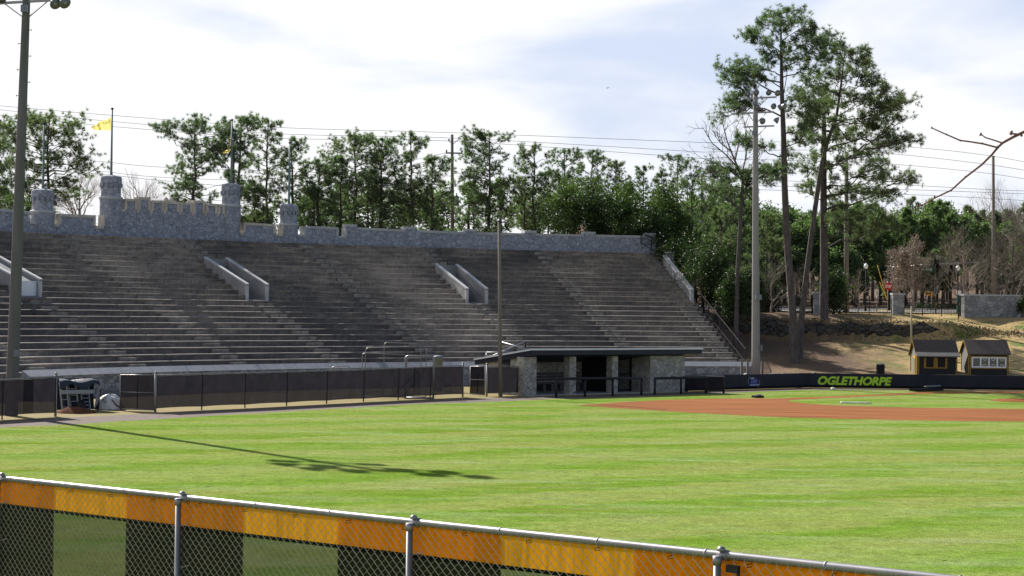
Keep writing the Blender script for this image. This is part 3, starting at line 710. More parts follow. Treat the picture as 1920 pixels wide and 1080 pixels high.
# low stone wall in front of the stand
lw = thing('low_stone_wall', 'low grey stone wall with smooth sloped coping along the foot of the stand', 'wall', arc(-0.6, R0 - 1.4))
b, c = MB(), MB(); n = 70; rl0 = R0 - 1.35; ta, tb = -1.12, TH_R + 0.012
for k in range(n):
    t0, t1 = ta + (tb - ta)*k/n, ta + (tb - ta)*(k+1)/n
    q = [arc(t, r, z) for t, r, z in ((t0, rl0, -.1), (t1, rl0, -.1), (t1, rl0 + .4, -.1), (t0, rl0 + .4, -.1), (t0, rl0, 1.14), (t1, rl0, 1.14), (t1, rl0 + .4, 1.14), (t0, rl0 + .4, 1.14))]
    b.add(q, [(0,1,5,4), (2,3,7,6), (4,5,6,7)])
    g = 0.00015
    q = [arc(t, r, z) for t, r, z in ((t0 + g, rl0 - .06, 1.142), (t1 - g, rl0 - .06, 1.142), (t1 - g, rl0 + .46, 1.142), (t0 + g, rl0 + .46, 1.142), (t0 + g, rl0 - .06, 1.145), (t1 - g, rl0 - .06, 1.145), (t1 - g, rl0 + .46, 1.44), (t0 + g, rl0 + .46, 1.44))]
    c.add(q, [(0,1,5,4), (1,2,6,5), (2,3,7,6), (3,0,4,7), (4,5,6,7), (0,3,2,1)])
for t in (ta, tb): b.add([arc(t, rl0, -.1), arc(t, rl0 + .4, -.1), arc(t, rl0 + .4, 1.14), arc(t, rl0, 1.14)], [(0, 1, 2, 3)])
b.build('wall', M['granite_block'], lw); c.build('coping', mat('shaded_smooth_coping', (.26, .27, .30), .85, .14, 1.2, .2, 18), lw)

# ------------------------------------------------------------------ castle wall along the top
ZW = Z0 + 23*RISE - 0.35
def wall_section(label, prof, cop, finials=()):
    """prof: list of (x0, x1, ytop0, ytop1, kind) in photo columns; kind 'm' merlon, 'n' notch, 'b' raised block"""
    th0 = th_at(prof[0][0], prof[0][2], RW)[0]
    root = thing('castle_wall', label, 'wall', arc(th0, RW, ZW), 'castle wall lengths along the top of the stand')
    w_, c_ = MB(), MB(); TK = 0.55
    for j, (x0, x1, y0, y1, kind) in enumerate(prof):
        ta, da = th_at(x0, y0, RW); tb, db = th_at(x1, y1, RW); za, zb = z_at(x0, y0, da), z_at(x1, y1, db)
        ch = 0.17; n = max(1, int(abs(tb - ta)*RW/1.5))
        for k in range(n):
            f0, f1 = k/n, (k+1)/n; t0, t1 = ta + (tb-ta)*f0, ta + (tb-ta)*f1; a, d = za + (zb-za)*f0 - ch, za + (zb-za)*f1 - ch
            q = [arc(t, r, z) for t, r, z in ((t0, RW, ZW), (t1, RW, ZW), (t1, RW+TK, ZW), (t0, RW+TK, ZW), (t0, RW, a), (t1, RW, d), (t1, RW+TK, d), (t0, RW+TK, a))]
            fs = [(0,1,5,4), (2,3,7,6), (4,5,6,7)]
            if k == 0: fs.append((3,0,4,7))
            if k == n-1: fs.append((1,2,6,5))
            w_.add(q, fs)
            p = 0.06
            q = [arc(t, r, z) for t, r, z in ((t0, RW-p, a+.002), (t1, RW-p, d+.002), (t1, RW+TK+p, d+.002), (t0, RW+TK+p, a+.002), (t0, RW-p, a+ch), (t1, RW-p, d+ch), (t1, RW+TK+p, d+ch), (t0, RW+TK+p, a+ch))]
            c_.add(q, [(0,1,5,4), (1,2,6,5), (2,3,7,6), (3,0,4,7), (4,5,6,7), (0,3,2,1)])
        if kind == 'm':                         # pale jambs where a merlon meets a notch
            for side, (t, z, dz) in enumerate(((ta, za, 0), (tb, zb, 0))):
                nb = prof[j-1] if side == 0 and j > 0 else (prof[j+1] if side == 1 and j < len(prof)-1 else None)
                if nb is None or nb[4] != 'n': continue
                xn, yn = (nb[1], nb[3]) if side == 0 else (nb[0], nb[2])
                zn = z_at(xn, yn, th_at(xn, yn, RW)[1])
                tt = t + (1 if side == 0 else -1)*0.065/RW
                cpt = arc(tt, RW + TK/2, (z - ch + zn)/2); c_.box(cpt, (0.17, TK + 0.09, max(0.05, z - ch - zn - .004)), -tt)
    w_.build('wall', M['granite'], root); c_.build('coping', cop, root)
    for x, y in finials:
        t, d = th_at(x, y, RW); f = MB(); z = z_at(x, y, d); q = arc(t, RW + .27, z - 0.42)
        f.lathe(q, [(0.10, 0), (0.16, 0.06), (0.2, 0.2), (0.15, 0.33), (0.07, 0.40), (0.02, 0.44)], 12); f.build('finial', M['coping'], root, True)
    return root
CP, CG = M['coping'], M['coping_grey']
wall_section('plain castle wall length left of the leftmost tower, behind the light pole', [(-260, 0, 374, 391, 'm'), (0, 55, 391, 396, 'm'), (55, 84, 415, 417, 'n')], CG)
wall_section('low notched castle wall between the leftmost tower and the tall flag tower', [(84, 110, 417, 420, 'n'), (110, 179, 400.5, 403.5, 'm'), (179, 194, 423, 424, 'n'), (194, 212, 403, 405, 'm')], CP)
cren = [(214, 234.5, 391.5, 392.5, 'n')]
mer = [(234.5, 256.5, 372.5), (259.5, 281.5, 369), (285, 306.5, 375.5), (310, 335.5, 377.5), (338.5, 360, 379), (363, 383.5, 375.5), (387, 407, 381.5), (409.5, 421, 382.5)]
for i, (a, c_, y) in enumerate(mer):
    cren.append((a, c_, y, y + 0.6, 'm'))
    nx_ = mer[i+1][0] if i + 1 < len(mer) else 434
    cren.append((c_, nx_, 392 + (c_ - 234)*0.053, 392 + (nx_ - 234)*0.053, 'n'))
cren = [s for s in cren if s[1] - s[0] > 0.5]
wall_section('tall crenellated castle wall between the two middle towers', cren, CP, [(315.5, 369.5), (325.5, 370)])
wall_section('notched castle wall between the thin yellow flag tower and the right tower', [(434, 457, 434, 435.5, 'n'), (457, 517, 417, 420.5, 'm'), (517, 529.5, 437.5, 438.5, 'n'), (529.5, 541, 421, 422, 'm')], CP)
lng = [(541, 571, 438.5, 440, 'n'), (571, 634.5, 423.5, 426, 'm'), (634.5, 648, 442, 443, 'n'), (648, 649, 427, 427, 'm')]
blocks = [(649, 669.5, 420.5), (760, 782, 425), (873, 895, 429.3), (984, 1006, 432), (1095, 1117, 434.2), (1210, 1230, 436.5)]
for i, (a, c_, y) in enumerate(blocks):
    lng.append((a, c_, y, y + .5, 'b'))
    if i + 1 < len(blocks):
        lng.append((c_, blocks[i+1][0], y + 5.6 + (.3 if i else 0), blocks[i+1][2] + 5.4, 'b'))
wall_section('long low castle wall with small raised blocks running to the right end', lng, CG)

def tower(xc, wpx, ytop, yring, label, rings=True):
    t, d = th_at(xc, yring, RW + 0.3); rad = wpx/2*d/F*1.0; c = arc(t, RW + 0.3, ZW - 0.1)
    zr, zt = z_at(xc, yring, d), z_at(xc, ytop, d)
    o = thing('tower', label, 'tower', c, 'round stone towers of the castle wall')
    lo = MB(); lo.lathe(c, [(rad*1.0, 0), (rad*1.0, zr - c.z - .12)], 28); lo.build('lower_drum', M['granite'], o, False)
    rg = MB(); rg.lathe((c.x, c.y, zr - .12), [(rad*1.0, 0.002), (rad*1.09, 0.04), (rad*1.09, 0.16), (rad*0.93, 0.22)], 28); rg.build('ring_moulding', M['coping_grey'], o)
    up_ = MB(); ru = rad*0.9; up_.lathe((c.x, c.y, zr + .1), [(ru, 0.002), (ru, zt - zr - .62)], 28); up_.build('upper_drum', M['granite'], o)
    cp = MB(); zc = zt - .52
    cp.lathe((c.x, c.y, zc), [(ru + .002, 0.002), (ru*1.07, 0.08), (ru*1.07, 0.40), (ru*1.0, 0.48), (ru*0.55, 0.56), (0.02, 0.6)], 28)
    for k in range(14):
        a = 2*math.pi*k/14; cp.box((c.x + ru*1.045*math.cos(a), c.y + ru*1.045*math.sin(a), zc - .10), (0.13, 0.2, 0.24), a)
    cp.build('cap', M['granite'], o)
    return c, zt + 0.04, d
TW = [(80, 44, 355.5, 397, 'stout leftmost tower under a bare flagpole, right of the light pole'),
      (208, 41, 330, 371, 'tallest tower carrying the pole with the wide open yellow flag'),
      (433, 37, 345, 385.5, 'tower at the right end of the crenellated wall, its flag hanging edge-on'),
      (541.5, 35.5, 383.5, 421, 'small rightmost tower under a bare flagpole')]
tops = [tower(*a) for a in TW]
def flagpole(i, ytop, xtop, label):
    c, zt, d = tops[i]; o = thing('flagpole', label, 'flagpole', (c.x, c.y, zt), 'flagpoles on the towers')
    z1 = z_at(xtop, ytop, d); b = MB(); b.tube([(c.x, c.y, zt - .03), (c.x, c.y, zt + .3), (c.x, c.y, z1)], [0.11, 0.075, 0.05], 10); b.build('pole', M['cream_paint'], o, True)
    k = MB(); k.lathe((c.x, c.y, z1), [(0.03, -.02), (0.09, 0.02), (0.09, 0.09), (0.03, 0.13)], 10); k.build('finial', M['black_metal'], o, True)
    return Vector((c.x, c.y, z1)), d
flagpole(0, 233, 81, 'bare flagpole on the stout leftmost tower')
fp1, fd1 = flagpole(1, 205, 208, 'tallest flagpole, flying the open yellow flag')
fp2, fd2 = flagpole(2, 226, 432, 'flagpole with the folded yellow flag seen edge-on')
flagpole(3, 269, 541, 'bare flagpole on the small rightmost tower')
# wide flag
pxm = fd1/F
fl = thing('flag', 'wide open yellow flag with green lettering blowing left from its pole', 'flag', (fp1.x, fp1.y, fp1.z - 0.5))
b = MB(); nu, nv = 18, 8
def flag_pt(u, v):
    # u 0 at pole..1 at tip, v 0 top..1 bottom (photo pixels converted to metres)
    x = -1.0 - 33*u; ytop = 218 + 17.5*u**0.8 + 2.5*u*u; ybot = 244.5 + 0.8*u
    if u > .88: ybot -= (u - .88)*40
    y = ytop + (ybot - ytop)*v
    wv = 0.30*math.sin(u*9 + v*1.3)*min(1, u*3)
    return Vector((fp1.x + x*pxm*1.0, fp1.y + wv - 0.1 - .5*u, EYE - uv(208, y)[1]*fd1))
for i in range(nu+1):
    for j in range(nv+1): b.v.append(tuple(flag_pt(i/nu, j/nv)))
for i in range(nu):
    for j in range(nv): b.f.append((i*(nv+1)+j, (i+1)*(nv+1)+j, (i+1)*(nv+1)+j+1, i*(nv+1)+j+1))
b.build('cloth', M['flag'], fl, True)

def text_mesh(body, height, shear=0.0, offset=0.0, spacing=1.0, extrude=0.01):
    cu = bpy.data.curves.new('lettering', 'FONT'); cu.body = body; cu.size = 1.0; cu.shear = shear; cu.offset = offset
    cu.space_character = spacing; cu.extrude = 0.0; cu.align_x = 'LEFT'; cu.resolution_u = 4
    ob = bpy.data.objects.new('lettering', cu); COL.objects.link(ob)
    dg = bpy.context.evaluated_depsgraph_get(); me = bpy.data.meshes.new_from_object(ob.evaluated_get(dg))
    bpy.data.objects.remove(ob); bpy.data.curves.remove(cu)
    v = np.array([p.co[:] for p in me.vertices]); fs = [tuple(p.vertices) for p in me.polygons]; bpy.data.meshes.remove(me)
    v[:, 0] -= v[:, 0].min(); v[:, 1] -= v[:, 1].min(); v *= height/v[:, 1].max()
    return v, fs
# lettering on the flag, seen from the back of the cloth (reversed)
v, fs = text_mesh('OGLETHORPE', 1.0)
Lw = v[:, 0].max(); pts = []
for x, y, _ in v:
    u = 0.04 + 0.92*(x/Lw); q = flag_pt(u, 0.42 - 0.26*y*(1 - .25*u)); pts.append(q + Vector((0, -0.03, 0)))
b = MB(); b.add(pts, fs); b.build('lettering', M['flag_green'], fl)
# folded flag
f2 = thing('flag', 'narrow folded yellow flag hanging edge-on from its pole', 'flag', (fp2.x, fp2.y, fp2.z - 1.0))
b = MB(); px2 = fd2/F
prof = [(-1.0, 258), (-2.5, 262), (-3.0, 270), (-3.4, 277), (-6, 280.5), (-11, 282.5), (-17, 285.5)]
for i, (x, y) in enumerate(prof):
    wdt = [5, 9, 9, 8, 7, 5, 2][i]
    for k, dy in ((0, 0.0), (1, 0.35), (2, -0.2), (3, 0.45)):
        b.v.append((fp2.x + (x - (0.6*k if i < 4 else -0.0))*px2, fp2.y + dy - .1, EYE - uv(432, y + k*wdt*(.12 if i < 4 else .18))[1]*fd2))
for i in range(len(prof)-1):
    for k in range(3): b.f.append((i*4+k, (i+1)*4+k, (i+1)*4+k+1, i*4+k+1))
b.build('cloth', M['flag'], f2, True)

# ------------------------------------------------------------------ screened chain-link fence on the left
def V2(p): return Vector((p[0], p[1], 0))
def screen_fence(label, xs_, y_of, h_of, last_thick=True, cat='fence'):
    ps = [G(x, y_of(x)) for x in xs_]; hs = [h_of(x) for x in xs_]
    o = thing('screened_fence', label, cat, ps[0], 'black screened fences along the left foul side')
    b = MB()
    for p, q, h0, h1 in zip(ps[:-1], ps[1:], hs[:-1], hs[1:]):
        n = 6
        for k in range(n):
            f0, f1 = k/n, (k+1)/n
            a, c = p.lerp(q, f0), p.lerp(q, f1); sag = 0.025*math.sin(math.pi*f0); sag1 = 0.025*math.sin(math.pi*f1)
            nrm = Vector(((q-p).y, -(q-p).x, 0)).normalized()*0.045
            b.add([a + nrm + Vector((0, 0, .16 + sag)), c + nrm + Vector((0, 0, .16 + sag1)), c + nrm + Vector((0, 0, h0 + (h1-h0)*f1 - .05)), a + nrm + Vector((0, 0, h0 + (h1-h0)*f0 - .05))], [(0, 1, 2, 3)])
    b.build('screen', M['left_screen'], o, True)
    r = MB(); r.tube([p + Vector((0, 0, h)) for p, h in zip(ps, hs)], 0.028, 8); r.build('top_rail', M['galv'], o, True)
    for p, h, x in zip(ps, hs, xs_):
        t = MB(); big = x in (105, 292, 868, 913); rad = 0.055 if big else 0.03
        t.tube([p + Vector((0, 0, -.1)), p + Vector((0, 0, h + (.1 if big else 0)))], rad, 8)
        if big: t.lathe(p + Vector((0, 0, h + .1)), [(rad*1.15, 0), (rad*1.15, .03), (rad*.7, .07), (.01, .08)], 8)
        t.build('post', M['galv_dull'] if big else M['black_metal'], o, True)
    return o
def lin(x0, y0, x1, y1): return lambda x: y0 + (y1 - y0)*(x - x0)/(x1 - x0)
def fh(pairs):
    X_ = [p[0] for p in pairs]; B_ = [p[1] for p in pairs]; T_ = [p[2] for p in pairs]
    yb = lambda x: float(np.interp(x, X_, B_)); 
    def h(x):
        p = G(x, yb(x)); return EYE - uv(x, float(np.interp(x, X_, T_)))[1]*p.y
    return yb, h
yb, hh = fh([(-330, 806, 722), (0, 787, 712.5), (105, 781, 706)])
screen_fence('black screened fence at the foot of the big left light pole', [-330, -240, -160, -76, 5, 105], yb, hh)
yb, hh = fh([(292, 772.5, 703.5), (460, 765, 699), (682, 753.5, 692.5), (868, 744.5, 685)])
screen_fence('long black screened fence of eight bays left of the dugout', [292, 379, 460, 538, 613, 682, 747, 807, 868], yb, hh)
yb, hh = fh([(913, 743.5, 687), (981, 741, 687.5)])
screen_fence('short black screened fence touching the left end of the dugout', [913, 981], yb, hh)
def gate(label, x0, x1, yb0, yb1, yt0, yt1, mid):
    A, B_ = G(x0, yb0), G(x1, yb1); hA, hB = EYE - uv(x0, yt0)[1]*A.y, EYE - uv(x1, yt1)[1]*B_.y
    o = thing('fence_gate', label, 'gate', A, 'gates in the left fence')
    f = MB(); up_ = Vector((0, 0, 1)); l = .08
    for p, h in ((A, hA), (B_, hB)): f.tube([p + up_*l, p + up_*h], .026, 8)
    f.tube([A + up_*hA, B_ + up_*hB], .026, 8); f.tube([A + up_*l, B_ + up_*l], .026, 8)
    f.build('gate_frame', M['galv'], o, True)
    m_ = MB(); m_.tube([A + up_*hA*mid, B_ + up_*hB*mid], .022, 8); m_.build('cross_bar', M['galv'], o, True)
    C_ = A.lerp(B_, .5); v_ = MB(); v_.tube([C_ + up_*l, C_ + up_*hA*.98], .018, 6); v_.build('upright', M['black_metal'], o, True)
    s = MB(); n = Vector((0, -.03, 0)); s.add([A + n*-1 + up_*l, B_ + n*-1 + up_*l, B_ + n*-1 + up_*hB*.98, A + n*-1 + up_*hA*.98], [(0, 1, 2, 3)])
    s.build('screen', M['left_screen'], o); return o
gate('wide black screened gate leaf with pale cross bar beside the white plastic bag', 226, 290, 770, 772, 703, 703, .52)
gate('narrow open gate leaf between the two fence posts left of the dugout', 882, 909, 741, 743, 687, 687, .55)

# ------------------------------------------------------------------ bullpen clutter behind the left fence
gz0 = lambda x, y, z=0.0: G(x, y, z)
# equipment store: hanging tarp, ladders, rail
p = G(112, 772)
o = thing('equipment_rack', 'rack under a dark blue tarp holding aluminium gear left of the white bag', 'rack', p)
q = G(186, 770); dv = (q - p); up_ = Vector((0, 0, 1)); bk = Vector((-.45, .9, 0)).normalized()*0.9
h = 1.42
b = MB(); nn = 14
for i in range(nn+1):
    u = i/nn
    for j in range(5):
        vv = j/4
        pt = p + dv*(u*1.02) + bk*vv + up_*(h + .06*math.sin(u*9 + vv*4) - .12*vv - (.10 if j == 0 else 0) - .22*max(0, u-.85)*4*.4)
        b.v.append(tuple(pt))
for i in range(nn):
    for j in range(4): b.f.append((i*5+j, (i+1)*5+j, (i+1)*5+j+1, i*5+j+1))
q0 = len(b.v)
for i in range(nn+1):
    u = i/nn; t_ = Vector(b.v[i*5]); b.v += [tuple(t_), tuple(t_ - up_*(.16 + .05*math.sin(u*13)) - bk*.03), tuple(t_ - up_*(.24 + .10*math.sin(u*11 + 1)) - bk*.02)]
for i in range(nn): b.f += [(q0+i*3, q0+i*3+3, q0+i*3+4, q0+i*3+1), (q0+i*3+1, q0+i*3+4, q0+i*3+5, q0+i*3+2)]
b.build('tarp_roof', M['blue_tarp'], o, True)
b = MB()
for i in range(nn+1):
    u = i/nn; pt = p + dv*u + bk*(1.0 + .1*math.sin(u*17)); b.v += [tuple(pt + up_*.02), tuple(pt + up_*(h*.5) + Vector((.05*math.sin(u*30), 0, 0))), tuple(pt + up_*h)]
for i in range(nn): b.f += [(i*3, i*3+3, i*3+4, i*3+1), (i*3+1, i*3+4, i*3+5, i*3+2)]
b.build('tarp_back', M['blue_tarp'], o, True)
b = MB(); b.add([q + up_*.02 + dv*.0, q + bk + up_*.02, q + bk*.7 + dv*.10 + up_*h*.95, q + dv*.08 + up_*h], [(0, 1, 2, 3)]); b.build('tarp_side', M['blue_tarp'], o)
b = MB(); b.bar(p + up_*.86 - bk*.08, p + dv*.86 + up_*.86 - bk*.08, .07, .17); b.build('rail', M['alu'], o)
def ladder(u0, u1, tilt, h_, rungs, nm):
    b = MB(); a0, a1 = p + dv*u0 + bk*.15, p + dv*u1 + bk*.15; t = dv*tilt + bk*.25
    for a in (a0, a1): b.bar(a + up_*.03, a + t + up_*h_, .035, .07)
    for k in range(rungs):
        f = (k + .6)/rungs; b.bar(a0 + t*f + up_*h_*f, a1 + t*f + up_*h_*f, .03, .03)
    b.build(nm, M['alu'], o)
ladder(.10, .27, -.06, 1.3, 4, 'ladder'); ladder(.32, .52, -.08, 1.36, 5, 'ladder'); ladder(.60, .80, -.03, 1.25, 8, 'metal_chair')
b = MB(); b.lathe(p + dv*.56 + bk*.05, [(.02, .0), (.2, .04), (.24, .2), (.15, .42), (.03, .5)], 10); b.build('black_bag', M['black_pad'], o, True)
# clay pile
cpile = MB(); c = G(142, 774.5); n = 20
for i in range(6):
    for k in range(n):
        a = 2*math.pi*k/n; rr_ = (.75*(1 - i/5.2))*(1 + .12*math.sin(3*a + i)); cpile.v.append((c.x + rr_*math.cos(a)*1.2, c.y + rr_*math.sin(a)*.7, .02 + .26*math.sin(i/5*math.pi/2)))
for i in range(5):
    for k in range(n): cpile.f.append((i*n+k, i*n+(k+1) % n, (i+1)*n+(k+1) % n, (i+1)*n+k))
tag(cpile.build('clay_pile', mat('dark_clay', (.11, .048, .028), 1.0, .3, 3, .6, 12, 0, (1, 1, 1), .05), None, True), 'small heap of red clay in front of the tarp rack', 'clay pile')  # darker than the infield clay
# white plastic bag
c = G(207, 768); b = MB(); n, m_ = 28, 14; rb = random.Random(3)
for i in range(m_+1):
    f = i/m_; ph = f*math.pi/2*.995
    for k in range(n):
        a = 2*math.pi*k/n
        r_ = .47*math.cos(ph)**.6*(1 + .09*math.sin(5*a + 7*f) + .06*math.sin(9*a - 5*f) + rb.uniform(-.03, .03))
        b.v.append((c.x + r_*math.cos(a)*(1.0 + .25*(1-f)), c.y + r_*math.sin(a)*.8, .02 + .64*math.sin(ph)*(1 + .08*math.sin(2*a))))
for i in range(m_):
    for k in range(n): b.f.append((i*n+k, i*n+(k+1) % n, (i+1)*n+(k+1) % n, (i+1)*n+k))
o = thing('plastic_bag', 'full white plastic sack on the dry grass beside the open fence gap', 'bag', c)
b.build('sack', M['white_plastic'], o, True)
b = MB(); b.tube([c + Vector((-.55, -.1, .95)), c + Vector((-.35, -.2, .6)), c + Vector((-.15, -.35, .35))], .012, 5)
b.tube([c + Vector((.15, -.36, .5)), c + Vector((.35, -.42, .25)), c + Vector((.6, -.2, .06))], .03, 6); b.build('strap', M['black_pad'], o, True)
# batting-practice frames of bent pipe
def frame(label, x0, x1, yt0, yt1, d, legs=True, net=False, rad=.022, depth=0.0, group='pipe practice frames behind the left fence'):
    A, B_ = Pd(x0, yt0, d), Pd(x1, yt1, d + depth); base = Vector((A.x, A.y, 0)); o = thing('practice_frame', label, 'frame', base, group)
    b = MB(); k = .16; dr = (B_ - A).normalized()
    b.tube([(A.x, A.y, 0), A - Vector((0, 0, k)), A - Vector((0, 0, k*.3)) + dr*k*.3, A + dr*k, B_ - dr*k, B_ - Vector((0, 0, k*.3)) - dr*k*.3, B_ - Vector((0, 0, k)), (B_.x, B_.y, 0)], rad, 8)
    b.build('bent_pipe', M['galv'], o, True)
    b = MB(); b.tube([(A.x, A.y, .05), (B_.x, B_.y, .05)], rad, 8)
    b.build('foot_rail', M['galv'], o, True)
    if net:
        s = MB(); s.add([(A.x, A.y, .05), (B_.x, B_.y, .05), B_ - Vector((0, 0, .04)), A - Vector((0, 0, .04))], [(0, 1, 2, 3)]); s.build('net', M['cage_net'], o)
    return o
frame('tallest rear pipe practice frame among the cages', 721, 790, 641.5, 645, 98, net=True, depth=.5)
frame('wide middle pipe practice frame with its right end raised', 686, 800, 652, 649, 96, net=True, depth=-.3)
frame('wide low pipe practice frame nearest the long screened fence', 680, 764, 661.5, 665, 95, net=True)
frame('small thick-piped pitching frame beside the grey bin', 761, 814, 667, 668.5, 94.5, rad=.05)
frame('little low pipe frame just showing over the fence', 622, 658, 687.5, 686.5, 93.5)
c = G(822, 733); o = thing('rubbish_bin', 'tall grey plastic bin behind the practice frames', 'bin', c)
b = MB(); zt = z_at(822, 670, c.y); b.lathe(c, [(.20, 0), (.26, zt-.06), (.29, zt-.05), (.29, zt)], 20); b.build('body', M['bin'], o, True)
b = MB(); b.lathe(c + Vector((0, 0, zt)), [(.30, 0.002), (.3, .05), (.2, .1), (.03, .12)], 20); b.build('lid', M['bin'], o, True)

# ------------------------------------------------------------------ dugout
FL, FR = G(989, 742), G(1284, 734.3); ex = (FR - FL); LEN = ex.length; ex.normalize(); ey = Vector((-ex.y, ex.x, 0)); ez = Vector((0, 0, 1)); DD = 4.0
def D(a, b_, c_): return FL + ex*a + ey*b_ + ez*c_
def along(px): # distance along the front line for a photo column
    u = uv(px, 735)[0]; return (u*FL.y - FL.x)/(ex.x - u*ex.y)
dg = thing('dugout', 'stone dugout with a flat dark blue roof in front of the stand', 'dugout', FL)
AX = (ex, ey, ez)
def dbox(b, a0, a1, b0, b1, c0, c1): b.box(D((a0+a1)/2, (b0+b1)/2, (c0+c1)/2), (a1-a0, b1-b0, c1-c0), ax=AX)
HT_ = 2.12
pil = [(along(982), along(1006), .0, .6), (along(1068), along(1080), .0, .5), (along(1148), along(1158.5), .0, .5)]
for a0, a1, b0, b1 in pil:
    b = MB(); dbox(b, a0, a1, b0, b1, -.1, HT_); b.build('stone_pillar', M['granite_cream'], dg)
b = MB(); a_s = along(1219); dbox(b, a_s, LEN, 0, DD, -.1, HT_); b.build('end_block', M['granite_cream'], dg)
b = MB(); a_d = along(1158.5)
dbox(b, 0, a_d + .3, DD - .5, DD - .25, -.1, HT_); b.build('back_wall', M['granite_cream'], dg)
b = MB(); dbox(b, 0, .3, .602, 1.5, -.1, HT_); dbox(b, 0, .3, 2.3, DD - .502, -.1, HT_); dbox(b, 0, .3, 1.501, 2.299, -.1, 1.2); dbox(b, 0, .3, 1.501, 2.299, HT_-.12, HT_); b.build('side_wall', M['granite_cream'], dg)
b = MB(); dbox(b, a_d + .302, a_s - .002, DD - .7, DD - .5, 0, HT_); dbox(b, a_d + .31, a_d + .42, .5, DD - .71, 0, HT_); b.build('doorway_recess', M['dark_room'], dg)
b = MB(); dx = a_d + (a_s - a_d)*.5; 
for xx in (dx - .05, a_s - .16): dbox(b, xx, xx + .09, 1.5, 1.6, .02, 1.95)
for zz in (.05, 1.0, 1.9): dbox(b, dx + .041, a_s - .161, 1.51, 1.59, zz, zz + .08)
b.build('door_frame', M['black_metal'], dg)
b = MB(); dbox(b, -.1, LEN + .1, -.3, DD, -.08, .03); b.build('floor', M['sidewalk'], dg)
for a0, a1 in ((pil[0][1], pil[1][0]), (pil[1][1], pil[2][0])):
    b = MB(); y0 = DD - 1.1
    dbox(b, a0 + .05, a1 + .6, y0, DD - .51, .46, .53); 
    for k in range(3): dbox(b, a0 + .05, a1 + .6, DD - .56, DD - .515, .62 + k*.17, .76 + k*.17)
    n = 5
    for k in range(n + 1): 
        xx = a0 + .06 + (a1 + .5 - a0)*k/n; dbox(b, xx, xx + .06, y0 + .05, DD - .56, .03, .459)
    b.build('bench', M['bench'], dg)
# roof: front edge level, falling to the back
zr = z_at(1130, 664, D(along(1130), -.5, 0).y) - .02
def R(a, b_, dz=0): return D(a, b_, zr - .135*(b_ + .55) + dz)
LO, HI = -.18, along(1303)
b = MB(); pts = [R(LO, -.55), R(HI, -.55), R(HI, DD + .5), R(LO, DD + .5)]
b.add(pts + [q + ez*.28 for q in pts], [(0,3,2,1), (4,5,6,7), (0,1,5,4), (1,2,6,5), (2,3,7,6), (3,0,4,7)]); b.build('roof', M['fascia'], dg)
b = MB()
for p0, p1 in ((R(LO-.03, -.58, .305), R(HI + .03, -.58, .305)), (R(LO-.03, -.55, .305), R(LO-.03, DD + .5, .305))): b.bar(p0, p1, .1, .085)
b.build('metal_edge', M['drip'], dg)
b = MB(); dbox(b, .05, LEN - .02, .03, .25, HT_ + .002, zr - .1); dbox(b, .05, .25, .251, DD - .3, HT_ + .002, zr - .55); b.build('header_beam', M['fascia'], dg)
b = MB(); q = R(.8, DD + .2, .2)
for dx_, dy_ in ((0, 0),): 
    P1, P2, P3, P4 = Pd(913, 672, 104), Pd(985, 641, 105), Pd(936, 640, 105.5), Pd(996, 657, 104)
dgf = thing('folded_frame', 'folded aluminium frame with crossed bars behind the left end of the dugout roof', 'frame', (P1.x, P1.y + .2, terr(P1.x, P1.y)))
b.tube([P1, P2], .045, 8); b.tube([P3, P4], .045, 8); b.tube([Pd(913, 661, 104), Pd(963, 660, 104.3)], .04, 8); b.tube([(P1.x, P1.y, 0), Pd(913, 661, 104)], .045, 8)
b.build('cross_bar', M['alu'], dgf, True)
b = MB()
for px_, py_ in ((937, 640), (985, 641)): t_ = Pd(px_, py_, 105); b.tube([(t_.x, t_.y, 0), t_], .05, 8)
b.build('upright', M['black_metal'], dgf, True)

# ------------------------------------------------------------------ padded railings
def padded_rail(label, xs_, ybase, ytop, m_, d_rail=.075):
    ps = [G(x, ybase(x)) for x in xs_]; o = thing('padded_railing', label, 'railing', ps[0], 'black padded railings in front of the dugout'); 
    tp = [p + ez*(EYE - uv(x, ytop(x))[1]*p.y) for p, x in zip(ps, xs_)]
    b = MB(); b.tube([tp[0] - ez*.05] + tp + [tp[-1] - ez*.05], d_rail, 10); b.build('top_pad', m_, o, True)
    for p, t in zip(ps, tp):
        b = MB(); b.tube([p - ez*.05, t - ez*.05], .065, 8); b.build('post', M['black_pad'], o, True)
    return o, ps, tp
padded_rail('long black padded railing before the dugout benches, on four posts', [1043, 1097, 1149, 1203], lin(1043, 745.5, 1203, 741), lin(1043, 710, 1203, 709), M['black_pad'])
padded_rail('black padded railing before the solid stone end of the dugout', [1228, 1277, 1324], lin(1228, 740.5, 1324, 737.5), lin(1228, 709.5, 1324, 707), M['black_pad'])
o, ps, tp = padded_rail('screened practice rail with a bright top bar right of the dugout', [1288, 1357], lin(1288, 735, 1357, 737.5), lin(1288, 704.5, 1357, 705.5), M['galv'], .05)
b = MB(); b.add([ps[0] + ez*.12, ps[1] + ez*.12, tp[1] - ez*.06, tp[0] - ez*.06], [(0, 1, 2, 3)]); b.build('screen', M['left_screen'], o)

